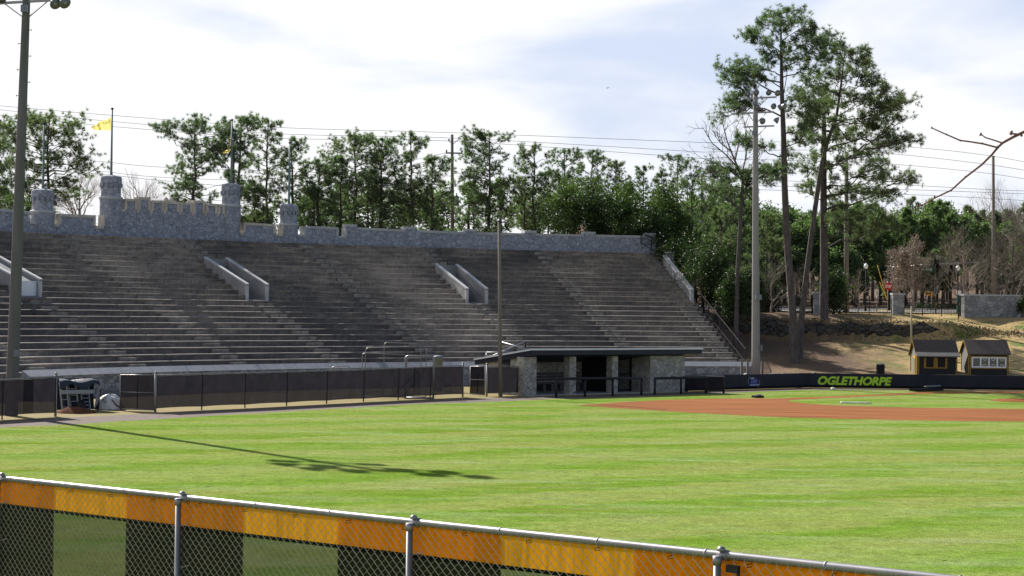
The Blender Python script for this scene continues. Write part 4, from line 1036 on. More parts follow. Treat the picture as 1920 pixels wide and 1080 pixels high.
# ------------------------------------------------------------------ padded backstop wall with the name
W0, W1, W2 = G(1278, 734), G(1516, 727), G(2150, 735.5)
HB_ = lambda x, yt, p: EYE - uv(x, yt)[1]*p.y
def pad_run(root, A, B_, h, n, shift=0):
    dr = (B_ - A).normalized(); nr = Vector((dr.y, -dr.x, 0)); L = (B_ - A).length
    for k in range(n):
        a, c = A + dr*(L*k/n + .006), A + dr*(L*(k+1)/n - .006); b = MB(); t = .11
        z0 = .14
        prof = [(0, z0), (t*.8, z0), (t, z0 + .05), (t, h - .05), (t*.8, h), (0, h)]
        b.add([p + nr*x + ez*z for p in (a, c) for x, z in prof], [tuple(range(6))[::-1], tuple(range(6, 12))] + [(i, (i+1) % 6, 6 + (i+1) % 6, 6 + i) for i in range(6)])
        b.build('wall_pad', M['navy_pad'], root)
    return nr
h1 = HB_(1516, 699.3, W1)
bw = thing('backstop_wall', 'low dark navy padded backstop wall lettered in lime green', 'wall', W1)
n1 = pad_run(bw, W0, W1, h1, 7); n2 = pad_run(bw, W1, W2, h1, 20)
b = MB()
for A, B_, n_ in ((W0, W1, 7), (W1, W2, 20)):
    dr = (B_ - A).normalized(); nr = Vector((dr.y, -dr.x, 0)); L = (B_-A).length
    b.bar(A - nr*.06 + ez*(h1/2), B_ - nr*.06 + ez*(h1/2), .1, h1 - .04)
b.build('backing_board', M['black_metal'], bw)
def on_wall(A, B_, nr, px):
    dr = (B_ - A).normalized(); u = uv(px, 715)[0]; s = (u*A.y - A.x)/(dr.x - u*dr.y); return A + dr*s, dr
pa, dr = on_wall(W1, W2, n2, 1533); pb, _ = on_wall(W1, W2, n2, 1672)
zt, zb_ = z_at(1600, 705.8, pa.y), z_at(1600, 722.2, pa.y)
v, fs = text_mesh('OGLETHORPE', 1.0, 0.22, 0.045, 0.98)
Lw = v[:, 0].max(); tot = (pb - pa).length; b = MB()
b.add([pa + dr*(x/Lw*tot) + ez*(zb_ + (zt - zb_)*y) + n2*(.11 + .012) for x, y, _ in v], fs); b.build('lettering', M['lime'], bw)
# small blue league emblem on the left run
pa, dr = on_wall(W0, W1, n1, 1403); pb, _ = on_wall(W0, W1, n1, 1421); wdt = (pb - pa).length; zc = z_at(1412, 715.5, pa.y)
def LP(x, y, k=.014): return pa + dr*(x*wdt) + ez*(zc + y*wdt) + n1*(.11 + k)
b = MB(); b.add([LP(.05, -.20), LP(.80, -.20), LP(.88, .22), LP(.12, .22)], [(0, 1, 2, 3)]); b.build('emblem_plate', M['logo_blue'], bw)
b = MB()
b.add([LP(.10, .18, .017), LP(.46, .18, .017), LP(.48, .28, .017), LP(.12, .28, .017)], [(0, 1, 2, 3)])
b.add([LP(.0, -.28, .017), LP(.95, -.28, .017), LP(.97, -.19, .017), LP(.02, -.19, .017)], [(0, 1, 2, 3)])
for k in range(4): b.add([LP(.18 + k*.16, -.12, .017), LP(.22 + k*.16, -.12, .017), LP(.27 + k*.16, .13, .017), LP(.23 + k*.16, .13, .017)], [(0, 1, 2, 3)])
def arcstrip(cx, cy, r0, r1, a0, a1):
    n = 10
    for k in range(n):
        t0, t1 = a0 + (a1-a0)*k/n, a0 + (a1-a0)*(k+1)/n
        b.add([LP(cx + r*math.cos(t)*1.0, cy + r*math.sin(t), .017) for r, t in ((r0, t0), (r1, t0), (r1, t1), (r0, t1))], [(0, 1, 2, 3)])
arcstrip(.22, .03, .34, .37, 2.0, 3.7); arcstrip(.70, -.08, .34, .37, -1.1, .5)
b.build('emblem_marks', M['logo_pale'], bw)

# ------------------------------------------------------------------ small things on the field
c = G(1421, 745.3, .02); o = thing('base_bag', 'dark little base bag lying on the grass edge of the infield', 'base', c)
b = MB(); b.box(c + ez*.06, (.55, .4, .12), .5); b.build('bag', M['black_pad'], o); b = MB(); b.box(c + ez*.122 + Vector((.05, 0, .03)), (.25, .2, .06), .4); b.build('peg_cover', M['galv_dull'], o)
c = G(1562, 731.2, .02); o = MB(); o.lathe(c + ez*.0, [(.09, 0), (.14, .05), (.13, .14), (.02, .17)], 10); tag(o.build('white_marker', M['white_plastic'], None, True), 'tiny white marker at the foot of the lettered wall', 'marker')
A, B_ = G(1576, 756.3, .03), G(1634, 757, .03); b = MB(); rp = random.Random(5)
b.tube([A.lerp(B_, k/10) + Vector((0, rp.uniform(-.05, .05), .05)) for k in range(11)], .05, 6); b.tube([A.lerp(B_, k/6) + Vector((0, .25, .04)) for k in range(1, 7)], .04, 6)
tag(b.build('field_hose', M['white_plastic'], None, True), 'pale hose lying straight on the infield grass', 'hose')
A, B_ = G(1711, 734.2, .02), G(1763, 732.6, .02); o = thing('field_drag', 'flat dark field drag with a light bar lying by home plate', 'drag', A)
b = MB(); b.bar(A + ez*.10, B_ + ez*.10, .5, .14); b.build('mat', M['black_metal'], o); b = MB(); b.tube([A.lerp(B_, .45) + ez*.28, B_ + ez*.3], .05, 8); b.build('handle', M['galv'], o, True)

# ------------------------------------------------------------------ floodlight poles
def lamp(c, aim, r):
    """one round floodlight: shell and lens"""
    z = Vector(aim).normalized(); x = z.orthogonal().normalized(); y = z.cross(x); m_ = Matrix((x, y, z)).transposed()
    s = MB(); s.lathe(c, [(r*.22, -r*1.25), (r*.42, -r*1.15), (r*.55, -r*.8), (r*.85, -r*.35), (r*1.0, 0), (r*1.03, .02)], 18, axis=m_)
    l = MB(); l.lathe(Vector(c) + z*.022, [(r*.98, 0), (r*.6, -.03), (r*.2, -.05), (.005, -.055)], 18, axis=m_, cap=False); l.lathe(Vector(c) + z*.0, [(r*.28, -.02), (r*.22, .05), (.01, .07)], 10, axis=m_)
    return s, l
def light_pole(name_lbl, base, top, r0, r1, tiers, box_pts, pm='pole_conc'):
    o = thing('floodlight_pole', name_lbl, 'light pole', base, 'floodlight poles of the field')
    b = MB(); n = 12; b.tube([base.lerp(top, k/n) - (ez*.3 if k == 0 else ez*0) for k in range(n+1)], [r0 + (r1-r0)*k/n for k in range(n+1)], 16); b.build('mast', M[pm], o, True)
    for (zf, x0, x1, lamps, br) in tiers:
        c = base.lerp(top, zf); b = MB(); b.bar(c + br*x0, c + br*x1, .1, .1)
        b.tube([c + br*(x0*.6) , c - ez*.75], .025, 6); b.tube([c + br*(x1*.6), c - ez*.75], .025, 6)
        arm = b.build('cross_arm', M['galv_dull'], o)
        for (s, dz, aim, r) in lamps:
            sh, ln = lamp(c + br*s + ez*(dz) + Vector(aim)*.28, aim, r); y = MB(); y.bar(c + br*s + ez*.05, c + br*s + ez*dz, .05, .12)
            l_ = sh.build('floodlight', M['lampback'], o, True); ln.build('lens', M['lampface'], l_, True); y.build('yoke', M['galv_dull'], l_)
    for c, s in box_pts: 
        b = MB(); b.box(c, s); b.build('control_box', M['lampback'], o)
    return o
# right pole
DR = 117.6
base = Pd(1417.5, 712, DR); base.z = gz(base.x, base.y)
top = Pd(1417.5, 176, DR); br = Vector((.86, -.5, 0)).normalized()
m = DR/F
AIM = lambda x, y, z: tuple(Vector((x, y, z)).normalized())
def zf(y): return (z_at(1417, y, DR) - base.z)/(top.z - base.z)
k_ = m/ .86
tiers = [(zf(183.5), -20*k_, 36*k_, [(-16*k_, .38, AIM(.2, -1, -.35), .205), (-1.5*k_, .42, AIM(.25, -1, -.35), .205), (19.5*k_, .40, AIM(.35, -1, -.4), .205), (35*k_, .32, AIM(.3, -1, -.35), .205)], br),
         (zf(211), -22*k_, 32*k_, [(-21*k_, .38, AIM(-.1, -1, -.35), .20), (3.5*k_, .40, AIM(-.35, -1, -.3), .2), (27*k_, .42, AIM(.5, -1, -.3), .2), (44*k_, .40, AIM(.8, -.8, -.3), .2), (37*k_, .42, AIM(.9, .5, -.3), .18)], br),
         (zf(237), -20*k_, 32*k_, [(8*k_, .40, AIM(.5, -1, -.35), .21), (31*k_, .42, AIM(1, .15, -.2), .22)], br)]
light_pole('tall grey concrete floodlight pole right of the stand, below the big pines', base, top, .285, .15, tiers,
           [(Pd(1415.5, 193, DR-.35), (.26, .2, .22)), (Pd(1414.5, 249, DR-.35), (.26, .2, .24)), (Pd(1422.5, 557, DR-.35), (.38, .4, .34)), (Pd(1428, 652, DR-.3), (.1, .14, .4))])
# left pole
base = G(22, 779.5); base = Vector((base.x, base.y, 0)); dL = base.y
top = Pd(49.5, -45, dL)
def zfl(y): return (z_at(40, y, dL) - base.z)/(top.z - base.z)
brl = Vector((.93, -.37, 0)).normalized(); ml = dL/F/.93
lt = []
for y, lm in ((1, (-62, -46, 46, 78, 62)), (-42, (-70, -24, 40, 70)), (-85, (-60, -40, 20, 70))):
    pass
top = Pd(52.0, -108, dL)
tiers = [(zfl(2), -80*ml, 78*ml, [(s*ml, -.02 if s > 40 else .36, AIM(.3 + .01*s, -1, -.9), .25) for s in (-72, -50, 56, 74)], brl),
         (zfl(-48), -108*ml, 108*ml, [(s*ml, .40, AIM(.3 + .01*s, -1, -.4), .43) for s in (-102, -46, 46, 102)], brl),  # upper lamps, out of view, oversized to broaden their cast shadows
         (zfl(-98), -108*ml, 108*ml, [(s*ml, .40, AIM(.3 + .01*s, -1, -.4), .43) for s in (-102, -46, 46, 102)], brl)]
o = light_pole('thick leaning concrete floodlight pole with climbing pegs at the far left', base, top, .275, .145, tiers,
               [(Pd(44.5, 15, dL - .28), (.26, .2, .3)), (Pd(32, 662, dL - .34), (.22, .18, .3))], 'pole_dark')
b = MB()
for k in range(13):
    y = 56 + k*24.5
    c = base.lerp(top, zfl(y)); s = 1 if k % 2 == 0 else -1; rr_ = .30 + (.155-.30)*zfl(y)
    b.tube([c + brl*s*(rr_ - .02), c + brl*s*(rr_ + .13)], .014, 5); b.box(c + brl*s*(rr_ + .13), (.03, .03, .05))
b.build('climbing_peg', M['black_metal'], o)
# wooden net pole by the dugout
p0 = G(939, 743); p1 = Pd(936.5, 415, p0.y); o = thing('wooden_pole', 'slim brown wooden pole standing by the left corner of the dugout', 'pole', p0)
b = MB(); b.tube([p0 - ez*.2, p0.lerp(p1, .5), p1], [.115, .098, .078], 12); b.build('shaft', M['pole_wood'], o, True)
b = MB(); b.tube([p1 - Vector((.02, .1, .1)), p1 + Vector((.35, -.1, -.05))], .02, 6); b.lathe(p1, [(.1, -.02), (.1, .04), (.02, .06)], 10); b.build('pulley_bracket', M['black_metal'], o)

# ------------------------------------------------------------------ sheds
def shed(label, x0, x1, d, yeave, yridge, kind):
    A, B_ = Pd(x0, yeave, d), Pd(x1, yeave, d); wd = B_.x - A.x; zb_ = gz((A.x + B_.x)/2, d) - .15; dp = 2.1
    ze = A.z; zr_ = z_at(x0, yridge, d + dp/2 - .1)
    o = thing('garden_shed', label, 'shed', ((A.x + B_.x)/2, d, zb_), 'little sheds behind the backstop wall')
    x0_, x1_ = A.x, B_.x; zw = ze - .02
    b = MB()
    b.add([(x0_, d, zb_), (x1_, d, zb_), (x1_, d, zw), (x0_, d, zw)], [(0, 1, 2, 3)])
    b.add([(x1_, d, zb_), (x1_, d + dp, zb_), (x1_, d + dp, zw), (x1_, d + dp/2, zr_ - .05), (x1_, d, zw)], [(0, 1, 2, 3, 4)])
    b.add([(x0_, d + dp, zb_), (x1_, d + dp, zb_), (x1_, d + dp, zw), (x0_, d + dp, zw)], [(3, 2, 1, 0)])
    b.build('walls', M['shed_black'], o)
    b = MB(); b.add([(x0_, d, zb_), (x0_, d + dp, zb_), (x0_, d + dp, zw), (x0_, d + dp/2, zr_ - .05), (x0_, d, zw)], [(4, 3, 2, 1, 0)]); b.build('gable_wall', M['shed_grey'], o)
    ov = .22; fr = .30 if kind == 1 else .16; yr = d + dp/2; th = .07
    sl = (zr_ - ze)/(dp/2)
    P0, P1 = Vector((x0_ - ov*.5, d - fr, ze - sl*fr*(.55 if kind == 1 else 1))), Vector((x1_ + ov*.5, d - fr, ze - sl*fr*(.55 if kind == 1 else 1)))
    R0_, R1_ = Vector((x0_ - ov*.5, yr, zr_)), Vector((x1_ + ov*.5, yr, zr_))
    Q0, Q1 = Vector((x0_ - ov*.5, d + dp + .15, ze - sl*.15)), Vector((x1_ + ov*.5, d + dp + .15, ze - sl*.15))
    M0, M1 = Vector((x0_ - ov*.5, d + .12, ze + sl*.12 + .0)), Vector((x1_ + ov*.5, d + .12, ze + sl*.12 + .0))
    ro = o
    b = MB(); top_ = [P0, P1, M1, M0, R0_, R1_, Q0, Q1]; up3 = ez*th
    if kind == 1: b.add([M0 + up3, M1 + up3, R1_ + up3, R0_ + up3, M0, M1, R1_, R0_], [(0, 1, 2, 3), (7, 6, 5, 4), (0, 3, 7, 4), (1, 5, 6, 2)])
    else: b.add([P0 + up3, P1 + up3, R1_ + up3, R0_ + up3, P0, P1, R1_, R0_], [(0, 1, 2, 3), (7, 6, 5, 4), (0, 3, 7, 4), (1, 5, 6, 2), (0, 4, 5, 1)])
    b.add([R0_ + up3, R1_ + up3, Q1 + up3, Q0 + up3, R0_, R1_, Q1, Q0], [(0, 1, 2, 3), (7, 6, 5, 4), (0, 3, 7, 4), (1, 5, 6, 2)])
    b.build('roof', M['shingle'], o)
    if kind == 1:
        b = MB(); b.add([P0 + up3, P1 + up3, M1 + up3, M0 + up3, P0, P1, M1, M0], [(0, 1, 2, 3), (7, 6, 5, 4), (0, 3, 7, 4), (1, 5, 6, 2), (0, 4, 5, 1)]); b.build('porch_roof', M['shingle2'], o)
    for xx in (x0_ + .03, x1_ - .1):
        b = MB(); b.box((xx + .04, d - .015, (zb_ + zw)/2 - .05), (.09, .04, zw - zb_ - .1)); b.build('corner_trim', M['shed_yellow'], o)
    b = MB(); xg = x0_ - ov*.5 - .012
    b.bar((xg, d - fr*.5, ze - sl*fr*.3), (xg, yr, zr_ + .02), .025, .06, (1, 0, 0)); b.bar((xg, yr + .02, zr_ + .02), (xg, d + dp + .1, ze - sl*.1), .025, .06, (1, 0, 0))
    for yy in (d + .06, d + dp - .06): b.box((x0_ - .02, yy, (zb_ + zw)/2), (.04, .07, zw - zb_))
    b.build('gable_trim', M['shed_gold'], o)
    pxm_ = d/F; c = lambda px, py: Vector((uv(px, py)[0]*d, d - .02, z_at(px, py, d)))
    if kind == 1:
        b = MB(); b.box((x0_ - .035, d + .75, (zb_ + zw)/2), (.05, .75, zw - zb_ - .12)); dr_ = b.build('door', M['shed_gold'], o)
        b = MB(); b.box((x0_ - .065, d + .75, zb_ + .75), (.03, .42, 1.0)); b.build('door_panel', M['shed_grey'], dr_)
        a, e = c(1732.5, 670.5), c(1776, 691); fw = .13
        for u0, u1 in ((0, .5), (.5, 1)):
            xa, xb = a.x + (e.x - a.x)*u0, a.x + (e.x - a.x)*u1
            b = MB()
            for xx in (xa + fw/2 + .005, xb - fw/2 - .005): b.box((xx, d - .03, (a.z + e.z)/2), (fw, .06, a.z - e.z))
            b.box(((xa + xb)/2, d - .03, e.z + .035), (xb - xa - 2*fw - .012, .058, .07))
            wdw = b.build('window_frame', M['shed_yellow'], o)
            b = MB(); b.box(((xa + xb)/2, d - .012, (a.z + e.z)/2 + .03), (xb - xa - 2*fw - .012, .02, a.z - e.z - .08)); b.build('pane', M['dark_room'], wdw)
    else:
        a, e = c(1819.8, 667), c(1888.7, 692); b = MB(); f_ = .075; zc_ = (a.z + e.z)/2
        b.box(((a.x + e.x)/2, d - .02, a.z - f_/2), (e.x - a.x, .04, f_)); b.box(((a.x + e.x)/2, d - .02, e.z + f_/2), (e.x - a.x, .04, f_))
        for xx in (a.x + f_/2, e.x - f_/2): b.box((xx, d - .02, zc_), (f_, .039, a.z - e.z - 2*f_ - .004))
        b.build('window_surround', M['shed_yellow'], o)
        a2, e2 = Vector((a.x + f_, 0, a.z - f_)), Vector((e.x - f_, 0, e.z + f_)); b = MB(); g_ = .08
        b.box(((a2.x + e2.x)/2, d - .035, a2.z - g_/2), (e2.x - a2.x - .01, .05, g_)); b.box(((a2.x + e2.x)/2, d - .035, e2.z + g_/2), (e2.x - a2.x - .01, .05, g_))
        for k in range(5):
            xx = a2.x + g_/2 + .006 + (e2.x - a2.x - g_ - .012)*k/4; b.box((xx, d - .035, zc_), (g_*1.15, .049, a2.z - e2.z - 2*g_ - .004))
        wdw = b.build('window_frame', M['white_frame'], o)
        b = MB(); b.box(((a2.x + e2.x)/2, d - .01, zc_), (e2.x - a2.x - .02, .012, a2.z - e2.z - .02)); b.build('pane', M['pane'], wdw)
        wp = (e2.x - a2.x)/4; RX, RZ = Vector((1, 0, 0)), Vector((0, 0, 1))
        for k in (1, 2, 3):
            xc = a2.x + wp*(k + .5)
            for zz, a0 in ((e2.z + .085, 0), (a2.z - .085, math.pi)):
                b = MB(); b.torus((xc, d - .02, zz), wp*.21, .03, (RX, RZ), 14, 6, a0, a0 + math.pi); b.build('round_shape', M['cream_ring'], wdw, True)
    return o
M['shingle2'] = mat('pale_grey_shingles', (0.17, 0.16, 0.155), 0.95, 0.3, 9, 0.5, 24, 0, (1, 3, 3))  # lighter strip of shingles for the porch roof
shed('dark shed with two yellow-framed openings, left of the pair', 1720.5, 1795.5, 120.0, 664.5, 638.5, 1)
shed('dark shed with a long white four-pane window, right of the pair', 1817.5, 1892, 120.0, 661.5, 638.5, 2)
c = Pd(1651, 702, 118.3); c.z = gz(c.x, c.y) - .05; o = thing('machine_box', 'small black box with a pale lid standing behind the lettered wall', 'box', c)
z0_, z1_ = c.z, z_at(1651, 684, 118.3); b = MB(); b.box((c.x, c.y, (z0_ + z1_)/2), (.46, .4, z1_ - z0_)); b.build('body', M['black_metal'], o)
b = MB(); b.lathe((c.x, c.y, z1_ + .002), [(.27, 0), (.29, .02), (.26, .07), (.02, .1)], 4); b.build('lid', M['galv'], o)
b = MB()
for s in (-1, 1): b.tube([(c.x + s*.23, c.y, z1_ - .18), (c.x + s*.31, c.y, z1_ - .18)], .05, 8)
b.build('handle', M['galv_dull'], o)

# ------------------------------------------------------------------ dry stone retaining wall and the bank's fence
rw = thing('retaining_wall', 'long dark dry stone retaining wall half buried in leaf litter on the bank', 'wall', (24, RET_Y - .2, 2.7))
b = MB(); n = 60; xa, xb_ = 13.5, 34.5; rq = random.Random(11); rows_ = 7
tops_ = [3.95 + .16*math.sin(k*.8) + rq.uniform(-.1, .1) - max(0, (k - 50)/10)*1.2 for k in range(n+1)]
g_ = []
for k in range(n+1):
    x = xa + (xb_ - xa)*k/n
    for j in range(rows_): 
        f = j/(rows_-1); z = 2.35 + (tops_[k] - 2.35)*f; g_.append((x, RET_Y - .32 + .25*f + rq.uniform(-.07, .07), z))
    g_.append((x, RET_Y + .7, tops_[k] - .05))
m_ = rows_ + 1
b.v = g_; b.f = [(k*m_+j, (k+1)*m_+j, (k+1)*m_+j+1, k*m_+j+1) for k in range(n) for j in range(m_-1)]
b.build('stones', M['drystone'], rw)

FY = 141.0
def iron_fence(label, x0, x1, d, step=.115, h=1.25, posts=2):
    A, B_ = Pd(x0, 580, d), Pd(x1, 580, d); o = thing('iron_fence', label, 'fence', (A.x, d, gz(A.x, d)), 'black iron fence lengths between the stone piers')
    b = MB(); n = int((B_.x - A.x)/step)
    for k in range(n + 1):
        x = A.x + (B_.x - A.x)*k/n; z = gz(x, d); b.box((x, d, z + h/2 + .03), (.022, .022, h))
    for zz in (.18, h - .12): b.bar((A.x, d, gz(A.x, d) + zz), (B_.x, d, gz(B_.x, d) + zz), .03, .04)
    b.build('bars', M['black_metal'], o)
    for k in range(posts + 1):
        x = A.x + .05 + (B_.x - A.x - .1)*k/posts; b = MB(); z = gz(x, d); b.box((x, d, z + h/2 + .1), (.07, .07, h + .25)); b.build('post', M['black_metal'], o)
    return o
iron_fence('black iron fence left of the pale pier behind the pine trunks', 1396, 1524, FY, posts=4)
iron_fence('black iron fence between the two square stone piers on the bank', 1543.5, 1674, FY, posts=3)
iron_fence('black iron fence between the right pier and the grey stone wall', 1694, 1802, FY, posts=3)
def pier(label, xc, wpx, ytop, ybot, d):
    c = Pd(xc, ybot, d); w_ = wpx*d/F; zt = z_at(xc, ytop, d); zb2 = gz(c.x, d) - .3
    o = thing('stone_pier', label, 'pier', (c.x, d, zb2), 'square stone piers of the bank fence')
    b = MB(); b.box((c.x, d, (zb2 + zt - .12)/2), (w_, w_, zt - .12 - zb2)); b.build('shaft', M['granite_block'], o)
    b = MB(); b.box((c.x, d, zt - .05), (w_ + .1, w_ + .1, .135)); b.build('cap', M['coping_grey'], o)
pier('slim stone pier farthest left, half hidden behind a dark tree trunk', 1391, 10, 545.5, 588, FY)
pier('square stone pier just right of the twin pine trunks', 1533.5, 18.5, 547.5, 588, FY)
pier('square stone pier below the stop sign', 1683, 21, 550, 590, FY)
sw = thing('stone_boundary_wall', 'grey block stone wall on the grassy bank at the far right', 'wall', Pd(1850, 588, FY + .3))
A, B_ = Pd(1805, 590, FY), Pd(1912, 590, FY + 2); zt = z_at(1830, 553, FY); b = MB(); b.bar(Vector((A.x, A.y, (zt + 4.0)/2)), Vector((B_.x, B_.y, (zt + 4.0)/2)), .5, zt - 4.1); b.build('wall', M['granite_block'], sw)
b = MB(); b.bar(Vector((A.x - .05, A.y, zt + .0)), Vector((B_.x + .05, B_.y, zt + .0)), .62, .12); b.build('coping', M['coping_grey'], sw)

# iron handrails beside the stand
def stair_rail(label, pts, group='iron handrails along the right edge of the stand'):
    P = [Vector(p) for p in pts]; o = thing('iron_handrail', label, 'railing', P[0] - ez*1.0, group); b, q = MB(), MB()
    for a, c in zip(P[:-1], P[1:]):
        b.tube([a, c], .025, 6); b.tube([a - ez*.85, c - ez*.85], .02, 6); n = max(2, int((c-a).length/.12))
        for k in range(n): s = a.lerp(c, k/n); b.tube([s, s - ez*.85], .009, 4)
    b.build('bars', M['black_metal'], o)
    L = sum((c-a).length for a, c in zip(P[:-1], P[1:])); n = 4
    for a, c in zip(P[:-1], P[1:]):
        for k in range(n + 1): s = a.lerp(c, k/n); q = MB(); q.tube([s - ez*1.0, s + ez*.03], .035, 6); q.build('post', M['black_metal'], o)
tt = TH_R + .006
stair_rail('long black iron handrail sloping down to the light pole', [arc(tt, R0 + 13*TREAD, Z0 + 12*RISE + .95), arc(tt, R0 + .2, Z0 + .95)])
stair_rail('short black iron handrail at the top right corner of the castle wall', [arc(tt - .02, RW - .1, ZW + 2.0), arc(tt + .01, R0 + 20*TREAD, Z0 + 19*RISE + 1.0)])

# timber and rubble behind the wall near the pole
o = thing('timber_post_rail', 'low rough timber posts with a rail beside the foot of the right light pole', 'fence', Pd(1405, 705, 117.9))
for x in (1391, 1402, 1429.5):
    b = MB(); c = Pd(x, 690, 117.9); c.z = gz(c.x, c.y); b.box(c + ez*.5, (.14, .14, 1.3)); b.build('post', M['pole_wood'], o)
A, B_ = Pd(1388, 676, 117.9), Pd(1431, 674, 117.9); b = MB(); b.bar(A, B_, .05, .09); b.build('rail', M['pole_wood'], o)
for k, (x, y, s) in enumerate([(1448, 697, .3), (1472, 698, .38), (1490, 697, .28), (1530, 697, .42), (1545, 698, .3), (1560, 698, .34), (1400, 700, .3)]):
    c = Pd(x, y, 118.2); c.z = gz(c.x, c.y) + .08; b = MB(); rs = random.Random(k)
    for i in range(5):
        for j in range(8):
            a = j/8*2*math.pi; ph = -math.pi/2 + math.pi*i/4; r_ = s*(1 + rs.uniform(-.25, .2)); b.v.append((c.x + r_*math.cos(ph)*math.cos(a), c.y + r_*math.cos(ph)*math.sin(a), c.z + .6*r_*math.sin(ph)))
    b.f = [(i*8+j, i*8+(j+1) % 8, (i+1)*8+(j+1) % 8, (i+1)*8+j) for i in range(4) for j in range(8)]
    tag(b.build('boulder', M['granite_block']), 'grey boulder lying in the row of rubble behind the padded wall', 'boulder', 'rubble boulders behind the padded wall')

# ------------------------------------------------------------------ road beyond the bank
def strip(name, x0, x1, y0, y1, dz, m):
    b = MB(); xs_ = np.arange(x0, x1 + .1, 3.0); ysx = np.linspace(y0, y1, 5)
    for x in xs_:
        for y in ysx: b.v.append((x, y, gz(x, y) + dz + .05*0))
    for i in range(len(xs_)-1):
        for j in range(4): b.f.append((i*5+j, (i+1)*5+j, (i+1)*5+j+1, i*5+j+1))
    struct(name, b, m)
strip('pavement', 18, 70, 148.0, 149.6, .09, M['sidewalk'])
strip('road', 10, 90, 150.4, 160, .06, M['asphalt'])
strip('far_pavement', 10, 90, 161, 162.6, .10, M['sidewalk'])

# ------------------------------------------------------------------ street furniture on the bank
def post(b, c, ztop, r): b.tube([c - ez*.2, (c.x, c.y, ztop)], r, 8)
d = 147.0
c = Pd(1665, 571, d); c.z = gz(c.x, c.y); o = thing('stop_sign', 'red octagonal STOP sign on a thin post above the stone pier', 'road sign', c)
b = MB(); post(b, c, z_at(1665, 528, d), .035); b.build('post', M['galv_dull'], o, True)
zc = z_at(1666, 537, d); xr = Pd(1666, 537, d).x; R_ = .34; b = MB()
b.prism([(xr + R_*math.cos(math.pi/8 + k*math.pi/4), d - .06, zc + R_*math.sin(math.pi/8 + k*math.pi/4)) for k in range(8)], (0, .02, 0)); b.build('plate', M['red_sign'], o)
v, fs = text_mesh('STOP', .24, 0, .02); v[:, 0] *= .48/v[:, 0].max(); b = MB(); b.add([(xr - .24 + x, d - .068, zc - .12 + y) for x, y, _ in v], fs); b.build('lettering', M['white_sign'], o)
# traffic signal
d = 154.0
c = Pd(1667.5, 574, d); c.z = gz(c.x, c.y); o = thing('traffic_signal', 'black traffic signal mast with a long arm over the road', 'traffic light', c)
zt = z_at(1667, 497, d); b = MB(); post(b, c, zt, .14); b.build('mast', M['black_metal'], o, True)
e = Pd(1838, 491, 150); b = MB(); b.tube([(c.x, d, zt - .2), Pd(1750, 496.5, 151.4), e], [.10, .08, .05], 8); b.build('arm', M['galv_dull'], o, True)
for x, y0, y1, dd in ((1756.5, 486, 513, 151), (1784, 497, 516, 150.5)):
    p0, p1 = Pd(x, y0, dd - .3), Pd(x, y1, dd - .3); b = MB(); b.box((p0.x, dd - .3, (p0.z + p1.z)/2), (.36, .3, p0.z - p1.z)); s = b.build('signal_head', M['black_metal'], o)
    for k in range(3):
        z = p0.z - (p0.z - p1.z)*(.2 + .3*k); b = MB(); b.lathe((p0.x, dd - .46, z), [(.13, 0), (.13, -.14)], 12, axis=Matrix(((1,0,0),(0,0,1),(0,1,0))), cap=False); b.build('visor', M['black_metal'], s)
q0, q1 = Pd(1733, 502, 150.8), Pd(1749.5, 508.5, 150.8); b = MB(); b.box(((q0.x + q1.x)/2, 150.8, (q0.z + q1.z)/2), (q1.x - q0.x, .04, q0.z - q1.z)); gsn = b.build('street_name_plate', M['green_sign'], o)
b = MB()
for k in range(7): b.box((q0.x + .1 + k*.085, 150.77, (q0.z + q1.z)/2 + (.02 if k % 2 else -.01)), (.05, .01, .11))
b.build('plate_marks', M['white_sign'], gsn)
b = MB(); b.tube([Pd(1761.5, 496, 151), Pd(1761.5, 483, 151)], .03, 6); t_ = Pd(1762, 481.5, 151); b.box(t_, (.4, .2, .12)); b.build('camera_unit', M['galv'], o)
# street lamps with white globes
for x, y, yb, dd, lb in ((1623.5, 499, 575, 150, 'white globe street lamp left of the stop sign'), (1796, 503, 575, 150, 'white globe street lamp under the end of the signal arm')):
    c = Pd(x, yb, dd); c.z = gz(c.x, c.y); zc = z_at(x, y, dd); o = thing('street_lamp', lb, 'street lamp', c, 'globe street lamps along the road')
    b = MB(); b.tube([c - ez*.1, c + ez*.6, (c.x, dd, zc - .25)], [.11, .06, .045], 10); b.build('post', M['black_metal'], o, True)
    b = MB(); b.lathe((c.x, dd, zc), [(.08, -.22), (.13, -.17), (.185, 0), (.17, .1), (.08, .19), (.02, .27)], 14); b.build('globe', M['lampglass'], o, True)
# small signs
def sign(label, x, y0, y1, wpx, m, dd, cat='road sign'):
    c = Pd(x, 577, dd); c.z = gz(c.x, c.y); o = thing('road_sign', label, cat, c); b = MB(); post(b, c, z_at(x, y0, dd), .03); b.build('post', M['galv_dull'], o, True)
    w_ = wpx*dd/F; za, zb = z_at(x, y0, dd), z_at(x, y1, dd); b = MB(); b.box((c.x, dd - .05, (za + zb)/2), (w_, .02, za - zb)); b.build('plate', m, o); return o, c.x, za, zb, w_
o, x_, za, zb, w_ = sign('small white road sign between the street lamp and the stop sign', 1644.5, 545, 555.5, 4.5, M['white_sign'], 146)
b = MB(); [b.box((x_, 145.935, za - (za - zb)*f), (w_*.55, .01, .05)) for f in (.25, .45, .75)]; b.build('plate_marks', M['black_metal'], o)
o, x_, za, zb, w_ = sign('yellow road sign with black marks seen above the iron fence', 1739, 546, 554.5, 8, M['yellow_sign'], 156)
b = MB(); b.box((x_ - .1, 155.935, (za + zb)/2), (.1, .01, (za - zb)*.6)); b.box((x_ + .05, 155.935, (za + zb)/2), (.22, .01, .1)); b.build('plate_marks', M['black_metal'], o)
